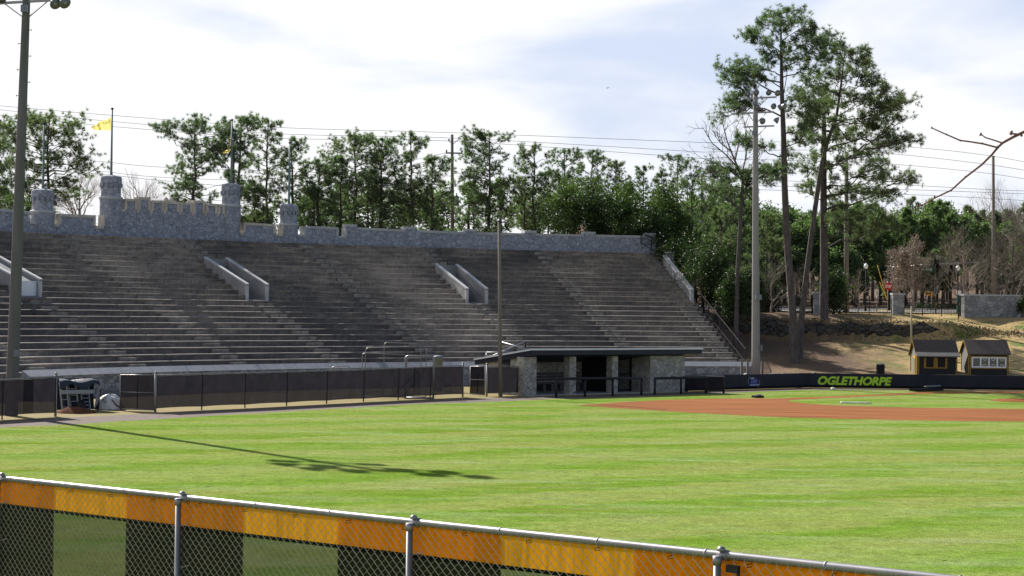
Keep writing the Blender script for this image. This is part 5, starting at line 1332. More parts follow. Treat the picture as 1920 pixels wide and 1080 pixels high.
o, x_, za, zb, w_ = sign('narrow yellow road sign turned away, right of the larger yellow one', 1747, 546.5, 557, 2.6, M['yellow_sign'], 156)
o, x_, za, zb, w_ = sign('pale grey notice sign at the left end of the boundary wall', 1799, 545, 554.5, 6, M['white_sign'], 141)
c = Pd(1797.5, 586, 140); c.z = gz(c.x, c.y); o = thing('waste_station', 'dark green litter post with two boxes beside the boundary wall', 'bin', c)
b = MB(); post(b, c, z_at(1797, 552, 140), .04); b.build('post', M['black_metal'], o)
for y0, y1 in ((555, 567), (573, 586)): z0_, z1_ = z_at(1797, y0, 140), z_at(1797, y1, 140); b = MB(); b.box((c.x, 139.9, (z0_ + z1_)/2), (.3, .2, z0_ - z1_)); b.build('green_box', M['green_dark'] if 'green_dark' in M else M.setdefault('green_dark', mat('dark_green_paint', (.012, .05, .04), .5, .2, 4)), o)
# slim pale post in front of the dry stone wall
c = Pd(1709, 628, 132.8); c.z = gz(c.x, c.y); t_ = z_at(1708.5, 573.5, 132.8); b = MB(); b.tube([c - ez*.3, (c.x, c.y, t_)], [.075, .06], 8)
tag(b.build('timber_stake', mat('pale_timber', (.36, .33, .22), .9, .15, 2), None, True), 'slim pale timber stake in front of the dry stone wall', 'post')
# guy wires with yellow guards
c = Pd(1664, 566, 146); A = Pd(1646, 497, 146); o = thing('guy_wire', 'pair of slanting yellow guy-wire guards left of the stop sign', 'guy wire', (c.x, c.y, gz(c.x, c.y)))
b = MB(); b.tube([Pd(1664, 562, 146), A], .022, 6); b.tube([Pd(1664, 564, 146.4), Pd(1650, 528, 146.4)], .022, 6); b.build('yellow_guard', M['guard_yellow'], o, True)

# ------------------------------------------------------------------ utility poles and lines
def upole(label, x, ytop, ybase, dd, r, arms=(), lean=0, extra=None):
    t_ = Pd(x - lean, ytop, dd); base = Pd(x, ybase, dd); base.z = gz(base.x, base.y) - .3
    o = thing('utility_pole', label, 'utility pole', base, 'wooden utility poles'); b = MB(); b.tube([base, base.lerp(t_, .5), t_], [r, r*.85, r*.68], 12); b.build('shaft', M['pole_wood'], o, True)
    for y, x0, x1 in arms:
        a, c = Pd(x0, y, dd - .15), Pd(x1, y + (x1 - x0)*.02, dd - .15); b = MB(); b.bar(a, c, .1, .12); s = b.build('cross_arm', M['pole_wood'], o)
        b = MB()
        for f in (.05, .95): q = a.lerp(c, f); b.lathe(q + ez*.06, [(.03, 0), (.07, .06), (.07, .16), (.03, .22)], 8)
        b.build('insulator', M['galv_dull'], s, True)
    return o
o = upole('wooden utility pole with crossarm and grey transformer behind the castle wall', 850, 252, 445, 150, .17, [(286.5, 836, 868)], 2)
c = Pd(861.5, 0, 150); z0_, z1_ = z_at(861.5, 369, 150), z_at(861.5, 386, 150); b = MB(); b.lathe((c.x, 149.8, z1_), [(.16, 0), (.21, .04), (.21, z0_ - z1_), (.12, z0_ - z1_ + .06), (.05, z0_-z1_ + .12), (.05, z0_-z1_+.3)], 14); b.build('transformer', M['lampback'], o, True)
b = MB(); p_ = Pd(850.5, 371.5, 149.8); b.box(p_, (.3, .3, .3)); b.build('junction_box', M['pole_wood'], o)
b = MB()
for (x0, y0, x1, y1) in ((850, 270, 861, 260), (849, 269, 842, 264), (852, 350, 862, 342)): b.tube([Pd(x0, y0, 149.8), Pd(x1, y1, 149.8)], .03, 6); b.lathe(Pd(x1, y1, 149.8), [(.03, 0), (.07, .05), (.07, .15), (.02, .2)], 8)
b.build('bracket', M['galv_dull'], o)
upole('slim utility pole with crossarm above the dark shrubs', 1319.5, 327, 480, 158, .14, [(344.5, 1300, 1322)], 3)
upole('thick grey pole behind the leaning pine trunk', 1588, 285, 560, 146, .21)
upole('tall utility pole at the far right beyond the boundary wall', 1864.5, 292, 560, 152, .17, [], 1)

upole('dark wooden pole just right of the edge-on flag', 437.5, 262, 440, 138, .14)
lines = [
 ('highest power line across the left and middle sky', [(-120, 187), (0, 198), (205, 215.5), (520, 238.5), (850, 248.5), (1320, 267)], 150),
 ('second power line below the highest across the left sky', [(-120, 195), (0, 205.5), (205, 227), (520, 250.5), (861, 259), (1320, 285)], 150),
 ('third power line below the highest across the left sky', [(-120, 206), (0, 216), (205, 236.5), (520, 259), (842, 264), (1320, 297)], 150),
 ('thin line crossing the sky above the crenellated wall', [(-60, 292), (170, 301.5), (300, 313), (560, 322), (846, 330)], 149),
 ('thin line just below it above the crenellated wall', [(-60, 308), (170, 319.5), (300, 332), (560, 341), (846, 346)], 149),
 ('lowest thin line above the crenellated wall', [(-60, 313), (170, 325), (300, 338), (560, 359), (846, 372)], 149),
 ('upper drooping service line from the crossarm down to the left', [(838, 286), (740, 307), (640, 322), (545, 331), (420, 345), (330, 373), (270, 388)], 146),
 ('middle drooping service line from the crossarm down to the left', [(838, 290), (740, 320), (640, 340), (545, 350), (430, 358), (340, 376)], 145),
 ('bright service line running from the junction box to the right tower', [(847, 378), (760, 387), (660, 393), (560, 393), (440, 380), (330, 365)], 140),
 ('highest power line in the right sky', [(1320, 267), (1500, 266), (1688, 274), (1859, 292), (1990, 318)], 152),
 ('second power line in the right sky', [(1320, 285), (1500, 281), (1650, 286), (1859, 309), (1990, 332)], 152),
 ('third power line in the right sky', [(1320, 297), (1500, 301), (1665, 307), (1859, 325.5), (1990, 348)], 152),
 ('fourth line in the right sky, well below the top three', [(1320, 330), (1500, 340), (1700, 347), (1859, 355.5), (1990, 360)], 152),
 ('fifth line in the right sky', [(1320, 345), (1500, 350), (1690, 355), (1860, 361), (1990, 366)], 152),
 ('lowest line in the right sky', [(1320, 352), (1500, 358), (1690, 364), (1860, 372), (1990, 381)], 152)]
for lb, pts, dd in lines:
    b = MB(); P = [Pd(x, y, dd) for x, y in pts]; q = []
    for i in range(len(P)-1):
        a, p0, p1, e = P[max(i-1, 0)], P[i], P[i+1], P[min(i+2, len(P)-1)]
        for k in range(6): t = k/6; q.append(0.5*((2*p0) + (p1-a)*t + (2*a-5*p0+4*p1-e)*t*t + (3*p0-a-3*p1+e)*t**3))
    q.append(P[-1]); b.tube(q, .022, 4); tag(b.build('power_line', M['galv_dull'], None, True), lb, 'power line', 'overhead lines between the utility poles')
# distant airliner
c = Pd(1140, 164, 2600); o = thing('airliner', 'tiny distant airliner low in the pale sky', 'airplane', c); pm = 2600/F
b = MB(); b.tube([c + Vector((x*pm, 0, (-x*.12)*0 - .4*pm + x*.08*pm)) for x in (-3, -2.4, 0, 2, 3)], [.1*pm, .5*pm, .6*pm, .5*pm, .1*pm], 8); b.build('fuselage', M['plane'], o, True)
b = MB(); b.prism([c + Vector((1.8*pm, 0, -.3*pm)), c + Vector((2.9*pm, 0, -.2*pm)), c + Vector((3.2*pm, 0, 1.6*pm)), c + Vector((2.4*pm, 0, 1.6*pm))], (0, .2*pm, 0)); b.build('tail_fin', M['plane'], o)
b = MB(); b.prism([c + Vector((-.6*pm, -9*pm, -.3*pm)), c + Vector((.2*pm, -9*pm, -.3*pm)), c + Vector((.9*pm, 0, -.5*pm)), c + Vector((.2*pm, 9*pm, -.3*pm)), c + Vector((-.6*pm, 9*pm, -.3*pm)), c + Vector((-1*pm, 0, -.5*pm))], (0, 0, .15*pm)); b.build('wing', M['plane'], o)

# ------------------------------------------------------------------ trees
def unit(rng, n):
    v = rng.normal(size=(n, 3)); return v/np.linalg.norm(v, axis=1, keepdims=True)
def tufts(rng, cent, dirs, K, L, W):
    """needle tufts: K narrow triangles fanning out from each centre around its direction"""
    n = len(cent); c = np.repeat(cent, K, 0); d = np.repeat(dirs, K, 0)
    v = d*0.75 + unit(rng, n*K); v /= np.linalg.norm(v, axis=1, keepdims=True)
    l = L*rng.uniform(.6, 1.15, (n*K, 1)); s = np.cross(v, unit(rng, n*K)); s /= np.linalg.norm(s, axis=1, keepdims=True) + 1e-9
    a = c + v*l*.08 - s*W*.5; b = c + v*l*.08 + s*W*.5; t = c + v*l
    return np.stack([a, b, t], 1)
def leaves(rng, cent, L, W):
    n = len(cent); v = unit(rng, n); v[:, 2] = v[:, 2]*.7; s = np.cross(v, unit(rng, n)); s /= np.linalg.norm(s, axis=1, keepdims=True) + 1e-9
    l = L*rng.uniform(.6, 1.2, (n, 1)); a = cent - v*l*.5; t = cent + v*l*.5; p = cent + s*W*.5*l/L; q = cent - s*W*.5*l/L
    return np.concatenate([np.stack([a, p, t], 1), np.stack([a, t, q], 1)])
def leaves_joined(name, rng, cent, L, W, m, parent):
    """leaf quads (one island per leaf)"""
    n = len(cent); v = unit(rng, n); v[:, 2] *= .7; s = np.cross(v, unit(rng, n)); s /= np.linalg.norm(s, axis=1, keepdims=True) + 1e-9
    l = L*rng.uniform(.6, 1.2, (n, 1)); w_ = W*l/L
    V = np.stack([cent - v*l*.5, cent + s*w_*.5, cent + v*l*.5, cent - s*w_*.5], 1).reshape(-1, 3)
    base = WORLD.get(parent.name, Vector((0, 0, 0))) if parent else Vector((0, 0, 0)); V = (V - np.array(base)).astype(np.float32)
    me = bpy.data.meshes.new(name); me.vertices.add(4*n); me.vertices.foreach_set('co', V.ravel()); me.loops.add(4*n); me.loops.foreach_set('vertex_index', np.arange(4*n, dtype=np.int32))
    me.polygons.add(n); me.polygons.foreach_set('loop_start', np.arange(0, 4*n, 4, dtype=np.int32))
    try: me.polygons.foreach_set('loop_total', np.full(n, 4, dtype=np.int32))
    except Exception: pass
    me.materials.append(m); me.update(calc_edges=True); o = bpy.data.objects.new(name, me); COL.objects.link(o)
    if parent: o.parent = parent
    return o
def limb_curve(p0, p1, sag, n=6, rng=None, wob=.06):
    p0, p1 = np.array(p0), np.array(p1); t = np.linspace(0, 1, n)[:, None]; L = np.linalg.norm(p1 - p0)
    q = p0 + (p1 - p0)*t; q[:, 2] += sag*L*np.sin(np.pi*t[:, 0])
    if rng is not None: q[1:-1] += rng.normal(size=(n-2, 3))*wob*L*.5
    return q
def pine_parts(rng, trunk, trad, limbs, mb_t, out_c, out_d, twigs=8, tpt=4, spread=.34, r_limb=.03):
    """limbs: list of (t on trunk, end point). Adds limb tubes, twigs, and tuft centres."""
    T = np.array([list(p) for p in trunk]); cum = np.r_[0, np.cumsum(np.linalg.norm(np.diff(T, axis=0), axis=1))]; cum /= cum[-1]
    for t, e in limbs:
        p0 = np.array(t[1]) if isinstance(t, tuple) else np.array([np.interp(t, cum, T[:, k]) for k in range(3)]); t = t[0] if isinstance(t, tuple) else t; e = np.array(e); L = np.linalg.norm(e - p0)
        if L < .05: continue
        rt = np.interp(t, np.linspace(0, 1, len(trad)), trad)
        q = limb_curve(p0, e, rng.uniform(-.10, .04), 7, rng, .07)
        r0 = min(rt*.5, r_limb*.7 + .012*L); mb_t.tube([tuple(x) for x in q], list(np.linspace(r0, .012, 7)), 5, False)
        nt = max(3, int(twigs*min(1.5, L/2.5)))
        for k in range(nt):
            f = rng.uniform(.32, 1.0)**.75; s = np.array([np.interp(f, np.linspace(0, 1, 7), q[:, j]) for j in range(3)])
            ax = (e - p0)/L; v = ax*.55 + unit(rng, 1)[0]*np.array([1, 1, .75]) + np.array([0, 0, .22]); v /= np.linalg.norm(v)
            l = spread*rng.uniform(.5, 1.2)*min(L, 3.0); te = s + v*l
            mb_t.tube([tuple(s), tuple(s + v*l*.5 + rng.normal(size=3)*.03), tuple(te)], [.014, .010, .006], 3, False)
            for j in range(tpt):
                g = rng.uniform(.35, 1.0); out_c.append(s + v*l*g + rng.normal(size=3)*.10*min(1, L)); out_d.append(v + np.array([0, 0, .35]))
        out_c.append(e); out_d.append(ax_ := (e - p0)/L)
def pine(label, x, ytop, wpx, dd, seed, cb=.42, nl=42, dens=1.0, zbase=None, m='needles', group='pines behind the grandstand', lean=0.0, name='pine_tree', trunk_r=None, airy=1.0):
    dd = max(dd, th_at(x, 420, RW)[1] + 3.5) + (9 if x > 850 else 4) if x < 1300 else dd
    rng = np.random.default_rng(seed); ytop += 5 if x < 1300 else 0; top = Pd(x, ytop, dd); zb = gz(top.x, dd) if zbase is None else zbase
    H = top.z - zb; R_ = wpx/2*dd/F*1.12; bx = top.x - lean
    base = Vector((bx, dd, zb)); o = thing(name, label, 'tree', base, group)
    n = 9; tr = [(bx + lean*(i/(n-1)) + rng.normal()*.06*(i > 0), dd + rng.normal()*.06, zb - .3 + (H + .3)*i/(n-1)) for i in range(n)]
    r0 = trunk_r or (.012*H + .04); trad = list(np.linspace(r0, .03, n)); b = MB(); b.tube(tr, trad, 8); c_, d_ = [], []; limbs = []
    for k in range(nl):
        u = (k + rng.uniform(0, 1))/nl; t = cb + (1 - cb)*u**.85*.985; az = rng.uniform(0, 2*math.pi)
        pr = (math.sin(math.pi*(.14 + .74*u))**.7)*rng.uniform(.38, 1.22); L = R_*max(.25, pr); el = math.radians(-6 + 58*u + rng.normal()*9)
        p0z = tr[0][2] + (H + .3)*t; e = (bx + lean*t + L*math.cos(az), dd + L*math.sin(az), p0z + L*math.tan(el)*.55)
        e = (e[0], e[1], min(e[2], top.z - rng.uniform(0, .25)))
        limbs.append((max(cb*.9, t - .02), e))
    limbs.append((.97, (top.x, dd, top.z)))
    pine_parts(rng, tr, trad, limbs, b, c_, d_, twigs=int(8*dens), tpt=3)
    for k in range(5):                          # dead stubs on the bare trunk
        t = rng.uniform(min(.2, cb*.5), cb); az = rng.uniform(0, 6.28); L = rng.uniform(.3, 1.2); z = tr[0][2] + H*t
        b.tube([(bx, dd, z), (bx + L*math.cos(az), dd + L*math.sin(az), z + .2*L)], [.025, .008], 3, False)
    b.build('trunk', M['bark_dark'], o, True)
    cc, dv_ = np.array(c_), np.array(d_); dv_ /= np.linalg.norm(dv_, axis=1, keepdims=True)
    tris('crown', tufts(rng, cc, dv_, 30, .29, .023), M[m], o); return o
pines = [ # label, x, ytop, width, depth, crown base
 ('pine cut by the left photo edge, left of the leaning light pole', -28, 226, 130, 128, .35),
 ('broad spreading pine behind the stout leftmost tower', 92, 216, 168, 124, .40),
 ('airy pine standing alone above the crenellated wall', 366, 224, 128, 126, .40),
 ('tall pine directly behind the edge-on flag', 452, 217, 92, 128, .38),
 ('tall narrow pine just right of the edge-on flag', 501, 219, 74, 131, .34),
 ('smaller pine behind the bare pole of the small right tower', 548, 256, 66, 127, .36),
 ('low rounded pine right of the small right tower', 598, 296, 84, 122, .38),
 ('wide flat-topped pine at the left of the dense middle clump', 668, 252, 104, 137, .40),
 ('pine leaning into the left of the dense middle clump', 640, 288, 70, 128, .35),
 ('dark full pine in the centre of the dense middle clump', 716, 256, 90, 131, .32),
 ('tallest pine at the right of the dense middle clump', 772, 248, 72, 135, .36),
 ('lower pine just left of the utility pole with the transformer', 812, 292, 74, 129, .32),
 ('full pine just right of the utility pole with the transformer', 920, 246, 110, 133, .40),
 ('slim pine second to the right of the utility pole', 1003, 270, 74, 136, .36),
 ('pine behind the left edge of the dark evergreen clump', 1060, 276, 66, 143, .36),
 ('pine rising behind the middle of the dark evergreen clump', 1112, 278, 74, 146, .38),
 ('short pine behind the middle of the dark evergreen clump', 1156, 298, 58, 143, .36),
 ('slender lone pine in the gap above the dark evergreens', 1208, 308, 44, 152, .40),
 ('pine above the right end of the castle wall', 1272, 288, 80, 154, .38),
 ('small pine left of the slim utility pole', 1242, 318, 46, 150, .40)]
for i, (lb, x, yt, wp, dd, cb) in enumerate(pines):
    pine(lb, x, yt, wp, dd, 100 + i, cb, nl=int(30 + wp*.22), dens=1.0 + (.25 if wp > 90 else 0), m='needles_light' if i % 3 == 1 else 'needles', trunk_r=.19 if wp > 80 else .14)
# lower trees filling the gaps behind the wall
low = [('low green pine filling the foot of the clump left of centre', 690, 330, 120, 121, .12), ('low green pine filling the foot of the clump, centre', 775, 338, 110, 120, .12), ('young pine beside the foot of the transformer pole', 890, 336, 96, 123, .10),
       ('young pine at the foot of the slim pine pair', 985, 332, 104, 124, .10), ('young pine low behind the right tower', 590, 352, 96, 119, .10), ('young pine low behind the notched wall', 478, 350, 90, 120, .15), ('young low pine behind the long wall, left of the dark evergreens', 1030, 318, 70, 128, .10)]
for i, (lb, x, yt, wp, dd, cb) in enumerate(low):
    pine(lb, x, yt, wp, dd, 160 + i, cb, nl=44, m='needles_light' if i % 2 else 'needles', trunk_r=.1)

# the big pines on the bank -----------------------------------------------------
def Zc(x, y): return (1280 + x/2.348, y/2.348)         # coordinates read from an enlarged crop
def big_pine(label, trunk_px, trad, dd, ends, seed, extra=0, tk=14, m='needles', dspread=2.3, pt=4, name='tall_pine_tree'):
    trad = [q*.72 for q in trad]; rng = np.random.default_rng(seed); tr = [Pd(x, y, dd) for x, y in trunk_px]; base = tr[0].copy(); base.z = gz(base.x, base.y) - .1; tr[0] = base.copy()
    o = thing(name, label, 'tree', base, 'tall pines on the bank'); b = MB()
    flare = [tr[0] - ez*.3, tr[0] + (tr[1]-tr[0])*.04] + tr[1:]; b.tube(flare, [trad[0]*1.5, trad[0]*1.08] + trad[1:], 12); T = np.array([list(p) for p in tr]); zs = T[:, 2]; limbs = []; c_, d_ = [], []
    tips = []
    for (x, y) in ends:
        px_, py_ = Zc(x, y); tips.append((px_, py_, rng.normal()*dspread*.55))
    cl_ = np.r_[0, np.cumsum(np.linalg.norm(np.diff(T, axis=0), axis=1))]; mains = []
    order = sorted(range(len(tips)), key=lambda k: (k % 3, k))
    for k in order:
        px_, py_, dz = tips[k]; e = Pd(px_, py_, dd + dz)
        cx_ = np.interp(e.z, zs, T[:, 0]); reach = math.hypot(e.x - cx_, dz)
        zo = min(e.z - .30*reach - rng.uniform(0, .6), zs[-1] - .2); t = np.interp(zo, zs, cl_)/cl_[-1]
        st = t
        if k % 3 and mains:                     # fork off the nearest main limb rather than the trunk
            best = min(mains, key=lambda q: (q[1] - e).length)
            if (best[1] - e).length < reach + .6:
                f = rng.uniform(.35, .7); st = (best[2], tuple(best[0].lerp(best[1], f)))
        else:
            p0 = Vector([float(np.interp(t*cl_[-1], cl_, T[:, j])) for j in range(3)]); mains.append((p0, e, t))
        limbs.append((st, tuple(e)))
        for q in range(extra):
            e2 = Pd(px_ + rng.normal()*11, py_ + rng.normal()*7, dd + dz + rng.normal()*1.0)
            limbs.append(((t, tuple(Vector(limbs[-1][1]).lerp(Vector(st[1]) if isinstance(st, tuple) else p0, .45))), tuple(e2)))
    pine_parts(rng, tr, trad, limbs, b, c_, d_, twigs=13, tpt=pt, spread=.33, r_limb=.035)
    b.build('trunk', M['bark'], o, True); cc, dv_ = np.array(c_), np.array(d_); dv_ /= np.linalg.norm(dv_, axis=1, keepdims=True)
    tris('crown', tufts(rng, cc, dv_, tk, .29, .023), M[m], o); return o
E1 = [(460,42),(500,60),(430,50),(385,66),(350,95),(520,85),(480,90),(420,95),(300,140),(280,160),(330,130),(310,185),(560,100),(575,130),(610,160),(640,150),(690,190),(660,215),(600,200),(540,150),(450,130),(400,140),(360,170),(440,180),(500,170),(520,210),(470,220),
      (180,318),(215,300),(250,262),(265,310),(210,350),(290,330),(330,280),(370,250),(400,280),(340,330),(260,372),(300,365),(360,220),(560,260),(610,255),(580,290),(640,270),(500,260),(420,230),
      (170,490),(195,440),(230,430),(270,440),(185,475),(560,380),(520,440),(570,450),(590,520),(540,560),(500,610),(560,600),(350,640),(390,640),(290,610),(270,640),(450,740),(400,760),(360,750),(480,680)]
big_pine('tallest pine on the bank, its straight trunk just right of the floodlight pole', [(1491, 682), (1489, 640), (1485, 560), (1477, 460), (1472, 350), (1470, 250), (1467, 170), (1466, 90), (1465, 18)], [.46, .44, .36, .34, .30, .26, .20, .12, .03], 125, E1, 21, 1, tk=20)
E2 = [(720,205),(760,230),(790,215),(822,240),(810,270),(770,270),(850,335),(862,362),(820,330),(790,310),(740,300),(700,260),(680,330),(630,310),(600,330),(560,330),(580,400),(530,430),(500,430),(640,380),(700,400),(520,480),(480,590),(520,560),(560,520),(600,470),(660,440),(720,450),
      (760,420),(800,440),(840,430),(900,380),(915,400),(940,470),(1010,445),(985,460),(950,430),(980,520),(900,500),(860,490),(800,500),(1025,620),(985,600),(930,600),(940,650),(890,570),(850,560),(810,590),(760,560),(720,520),(880,640),(660,520),(610,560),(560,580),(620,610),(690,590),(740,620)]
big_pine('leaning pine on the bank whose trunk tilts right behind the straight one', [(1497, 684), (1503, 600), (1512, 520), (1521, 450), (1530, 385), (1541, 310), (1552, 268), (1570, 215), (1578, 160), (1586, 92)], [.36, .30, .27, .25, .24, .21, .18, .14, .1, .03], 126.5, E2, 22, 1, tk=20, m='needles_light')
E3 = [(625,420),(608,412),(640,404),(600,440),(652,445),(625,398),(580,480),(640,500),(590,460),(660,470),(540,760),(570,800),(530,830),(600,770),(660,720),(720,690),(780,680),(840,700),(880,730),(930,740),(1005,775),(975,800),(960,850),(900,790),(860,780),(800,760),(740,760),(690,780),(650,830),(700,850),(760,830),(820,840),(880,850),(920,880),(850,890),(780,890),(720,900),(660,900),
      (640,940),(700,950),(760,950),(820,940),(880,950),(930,960),(900,1000),(840,1010),(790,1010),(960,1000),(500,720),(540,700),(590,690),(640,660),(700,640),(760,650),(820,650)]
big_pine('thick-trunked pine on the bank with wide low limbs reaching right', [(1545, 580), (1546, 500), (1545, 400), (1545, 320), (1546, 250), (1547, 190)], [.46, .42, .37, .33, .26, .1], 137.5, E3, 23, 1, tk=18, m='needles_light')
E4 = [(100,760),(130,740),(170,760),(140,800),(110,820),(200,740),(240,750),(280,760),(320,760),(300,800),(220,790),(180,810),(130,840),(350,750),(380,770),(430,740),(470,760),(400,740),(160,850),(330,830)]
T4 = big_pine('half-dead pine left of the floodlight pole, bare branches above a flat tuft of needles', [(1381, 600), (1383, 520), (1388, 430), (1393, 350), (1397, 318)], [.24, .21, .19, .17, .14], 128, E4, 24, 1, tk=20)

# bare trees ----------------------------------------------------------------------
def bare(rng, b, p, v, L, r, depth, curl=.25, up=.12, split=(2, 4), out=None):
    n = 4; q = [p]; d = np.array(v, float)
    for i in range(n):
        d = d + rng.normal(size=3)*curl*.4 + np.array([0, 0, up*.4]); d /= np.linalg.norm(d); q.append(q[-1] + d*L/n)
    b.tube([tuple(x) for x in q], list(np.linspace(r, r*.55, n+1)), 5 if r > .03 else 3, False)
    if out is not None and depth <= 1: out += [q[2], q[3], q[4]]
    if depth == 0: return
    for k in range(rng.integers(split[0], split[1] + 1)):
        f = rng.uniform(.3, 1.0); s = q[min(n, int(f*n) + 1)] if k else q[-1]; w_ = d + unit(rng, 1)[0]*(.85 if k else .4); w_ /= np.linalg.norm(w_)
        bare(rng, b, s, w_, L*rng.uniform(.55, .82), r*.52 if k else r*.55, depth - 1, curl, up, split, out)
def bare_tree(label, x, ybase, ytop, dd, seed, m='twig', depth=5, r=.12, spread=.9, nb=6, group='bare winter trees', first=.3, leaf=None, name='bare_tree', reach=.26):
    rng = np.random.default_rng(seed); base = Pd(x, ybase, dd); base.z = gz(base.x, dd) - .05; top = z_at(x, ytop, dd); H = top - base.z
    o = thing(name, label, 'tree', base, group); b = MB(); t_ = MB(); out = []
    tr = [np.array([base.x + rng.normal()*.02*H*(i > 0)*.5, dd, base.z - .15 + H*.72*i/6]) for i in range(7)]; t_.tube([tuple(p) for p in tr], list(np.linspace(r, r*.4, 7)), 8, False); t_.build('trunk', M[m] if m != 'twig' else M['bark_dark'], o, True)
    for k in range(nb):
        f = first + (1 - first)*(k + rng.uniform(0, 1))/nb; i = min(6, int(f*6)); az = rng.uniform(0, 6.28); v = np.array([math.cos(az)*spread, math.sin(az)*spread, .9]); v /= np.linalg.norm(v)
        bare(rng, b, tr[i], v, H*reach*(1.25 - .5*f), r*.42, depth - 2, .3, .12, (2, 4), out)
    bare(rng, b, tr[6], np.array([0, 0, 1.0]), H*.17, r*.4, depth - 2, .25, .2, (2, 4), out)
    b.build('branches', M[m], o)
    if leaf:
        c = np.array(out); c = np.repeat(c, leaf[1], 0) + rng.normal(size=(len(c)*leaf[1], 3))*leaf[2]; leaves_joined('leaves', rng, c, leaf[3], leaf[3]*.7, M[leaf[0]], o)
    return o
rng = np.random.default_rng(31); b = MB()
for pl in ([(1396, 342), (1380, 304), (1364, 264), (1352, 214)], [(1394, 338), (1370, 320), (1342, 306), (1316, 296)], [(1386, 316), (1362, 290), (1336, 268), (1318, 238)], [(1392, 326), (1400, 292), (1402, 256), (1397, 226)], [(1379, 302), (1386, 268), (1381, 236)], [(1396, 338), (1414, 312), (1426, 288)], [(1372, 284), (1352, 268), (1344, 246)], [(1366, 318), (1346, 322), (1322, 318)]):
    dz = rng.normal()*.8; P = [Pd(x, y, 128 + dz*k/3) for k, (x, y) in enumerate(pl)]
    b.tube(P, list(np.linspace(.10 if pl[0][1] > 330 else .06, .02, len(P))), 5, False)
    for k in range(1, len(P)):
        for q in range(4):
            f = rng.uniform(0, 1); p0 = np.array(P[k-1].lerp(P[k], f)); v = np.array((P[k] - P[k-1]).normalized()) + unit(rng, 1)[0]*.8; v /= np.linalg.norm(v)
            bare(rng, b, p0, v, rng.uniform(.5, 1.0), .028, 2, .3, .1, (2, 3))
b.build('bare_branches', M['twig'], T4)

bare_tree('brown-leaved young oak behind the stop sign', 1713, 578, 462, 152, 32, 'twig_pale', 5, .10, .75, 12, first=.2, leaf=('brown_leaf', 7, .16, .13), name='oak_tree')
bare_tree('pale bare tree rising behind the left end of the boundary wall', 1807, 580, 440, 150, 33, 'twig_pale', 6, .12, .55, 13, first=.2)
bare_tree('small pale bare crepe myrtle behind the iron fence', 1610, 586, 512, 144, 34, 'twig_pale', 6, .06, 1.1, 9, first=.35)
bare_tree('small grey bare tree behind the iron fence near the yellow signs', 1754, 583, 505, 146, 35, 'twig', 6, .05, .9, 8, first=.35)
for i, (x, yt, dd, lb, r) in enumerate([(1900, 400, 147, 'dense dark bare tree at the right photo edge beyond the boundary wall', .16), (1952, 390, 143, 'dark bare tree cut by the right photo edge', .15), (1872, 448, 156, 'bushy brown bare tree behind the far right utility pole', .12)]):
    bare_tree(lb, x, 575, yt, dd, 40 + i, 'twig', 6, r, .95, 16, first=.12)
for i, (x, yt, yb, dd, lb) in enumerate([(258, 338, 400, 140, 'small bare tree in the gap right of the flag tower'), (150, 330, 410, 132, 'thin bare tree between the stout left tower and the flag tower'), (1885, 362, 480, 185, 'pale bare tree against the sky right of the far utility pole'), (1850, 365, 480, 188, 'pale bare tree against the sky left of the far utility pole'), (1720, 388, 480, 186, 'thin bare treetop above the woodland left of the far utility pole'), (1918, 372, 480, 182, 'pale bare treetop at the right edge above the woodland')]):
    bare_tree(lb, x, yb, yt, dd, 50 + i, 'twig_pale', 6, .12, .5, 14, first=.25)
bare_tree('grey leafless thicket tree left of the twin pine trunks', 1447, 585, 478, 140, 61, 'twig_pale', 6, .09, 1.0, 12, first=.15)
bare_tree('grey leafless tree behind the straight pine trunk', 1510, 585, 500, 146, 62, 'twig_pale', 6, .08, 1.0, 10, first=.2)

# dense evergreens ------------------------------------------------------------------
def bush(label, x, ybot, ytop, wpx, dd, seed, n=7000, m='holly', lf=.17, name='evergreen_shrub', group='dense evergreens right of the stand', depth=None, zb=None, irr=.32, trunk=True):
    rng = np.random.default_rng(seed); c = Pd(x, (ybot + ytop)/2, dd); z0, z1 = z_at(x, ybot, dd), z_at(x, ytop, dd)
    if zb is not None: z0 = zb
    R_ = wpx/2*dd/F; hz = (z1 - z0)/2; ry = depth or R_*.9; gb = gz(c.x, dd)
    o = thing(name, label, 'shrub' if hz < 2 else 'tree', (c.x, dd, gb), group)
    if trunk:
        b = MB(); b.tube([(c.x, dd, gb - .1), (c.x + .1, dd, (gb + z0)/2), (c.x, dd, z0 + hz*1.2)], [.14, .11, .04], 7)
        for k in range(14): 
            v = unit(rng, 1)[0]; b.tube([(c.x, dd, z0 + hz*rng.uniform(.3, 1)), (c.x + v[0]*R_*.7, dd + v[1]*ry*.7, z0 + hz + v[2]*hz*.6)], [.04, .012], 3, False)
        b.build('trunk', M['bark_dark'], o, True)
    M_ = 70; u = unit(rng, M_); rad = rng.uniform(.45, 1.0, (M_, 1)) + rng.normal(size=(M_, 1))*irr*.35
    cl = u*rad*np.array([R_, ry, hz]) + np.array([c.x, dd, z0 + hz]); k = rng.integers(0, M_, n); sg = rng.uniform(.22, .5, M_)[k][:, None]*min(R_, hz, 2.2)*.62
    P = cl[k] + rng.normal(size=(n, 3))*sg; P = P[P[:, 2] > gb - .1]
    leaves_joined('crown', rng, P, lf, lf*.55, M[m], o); return o
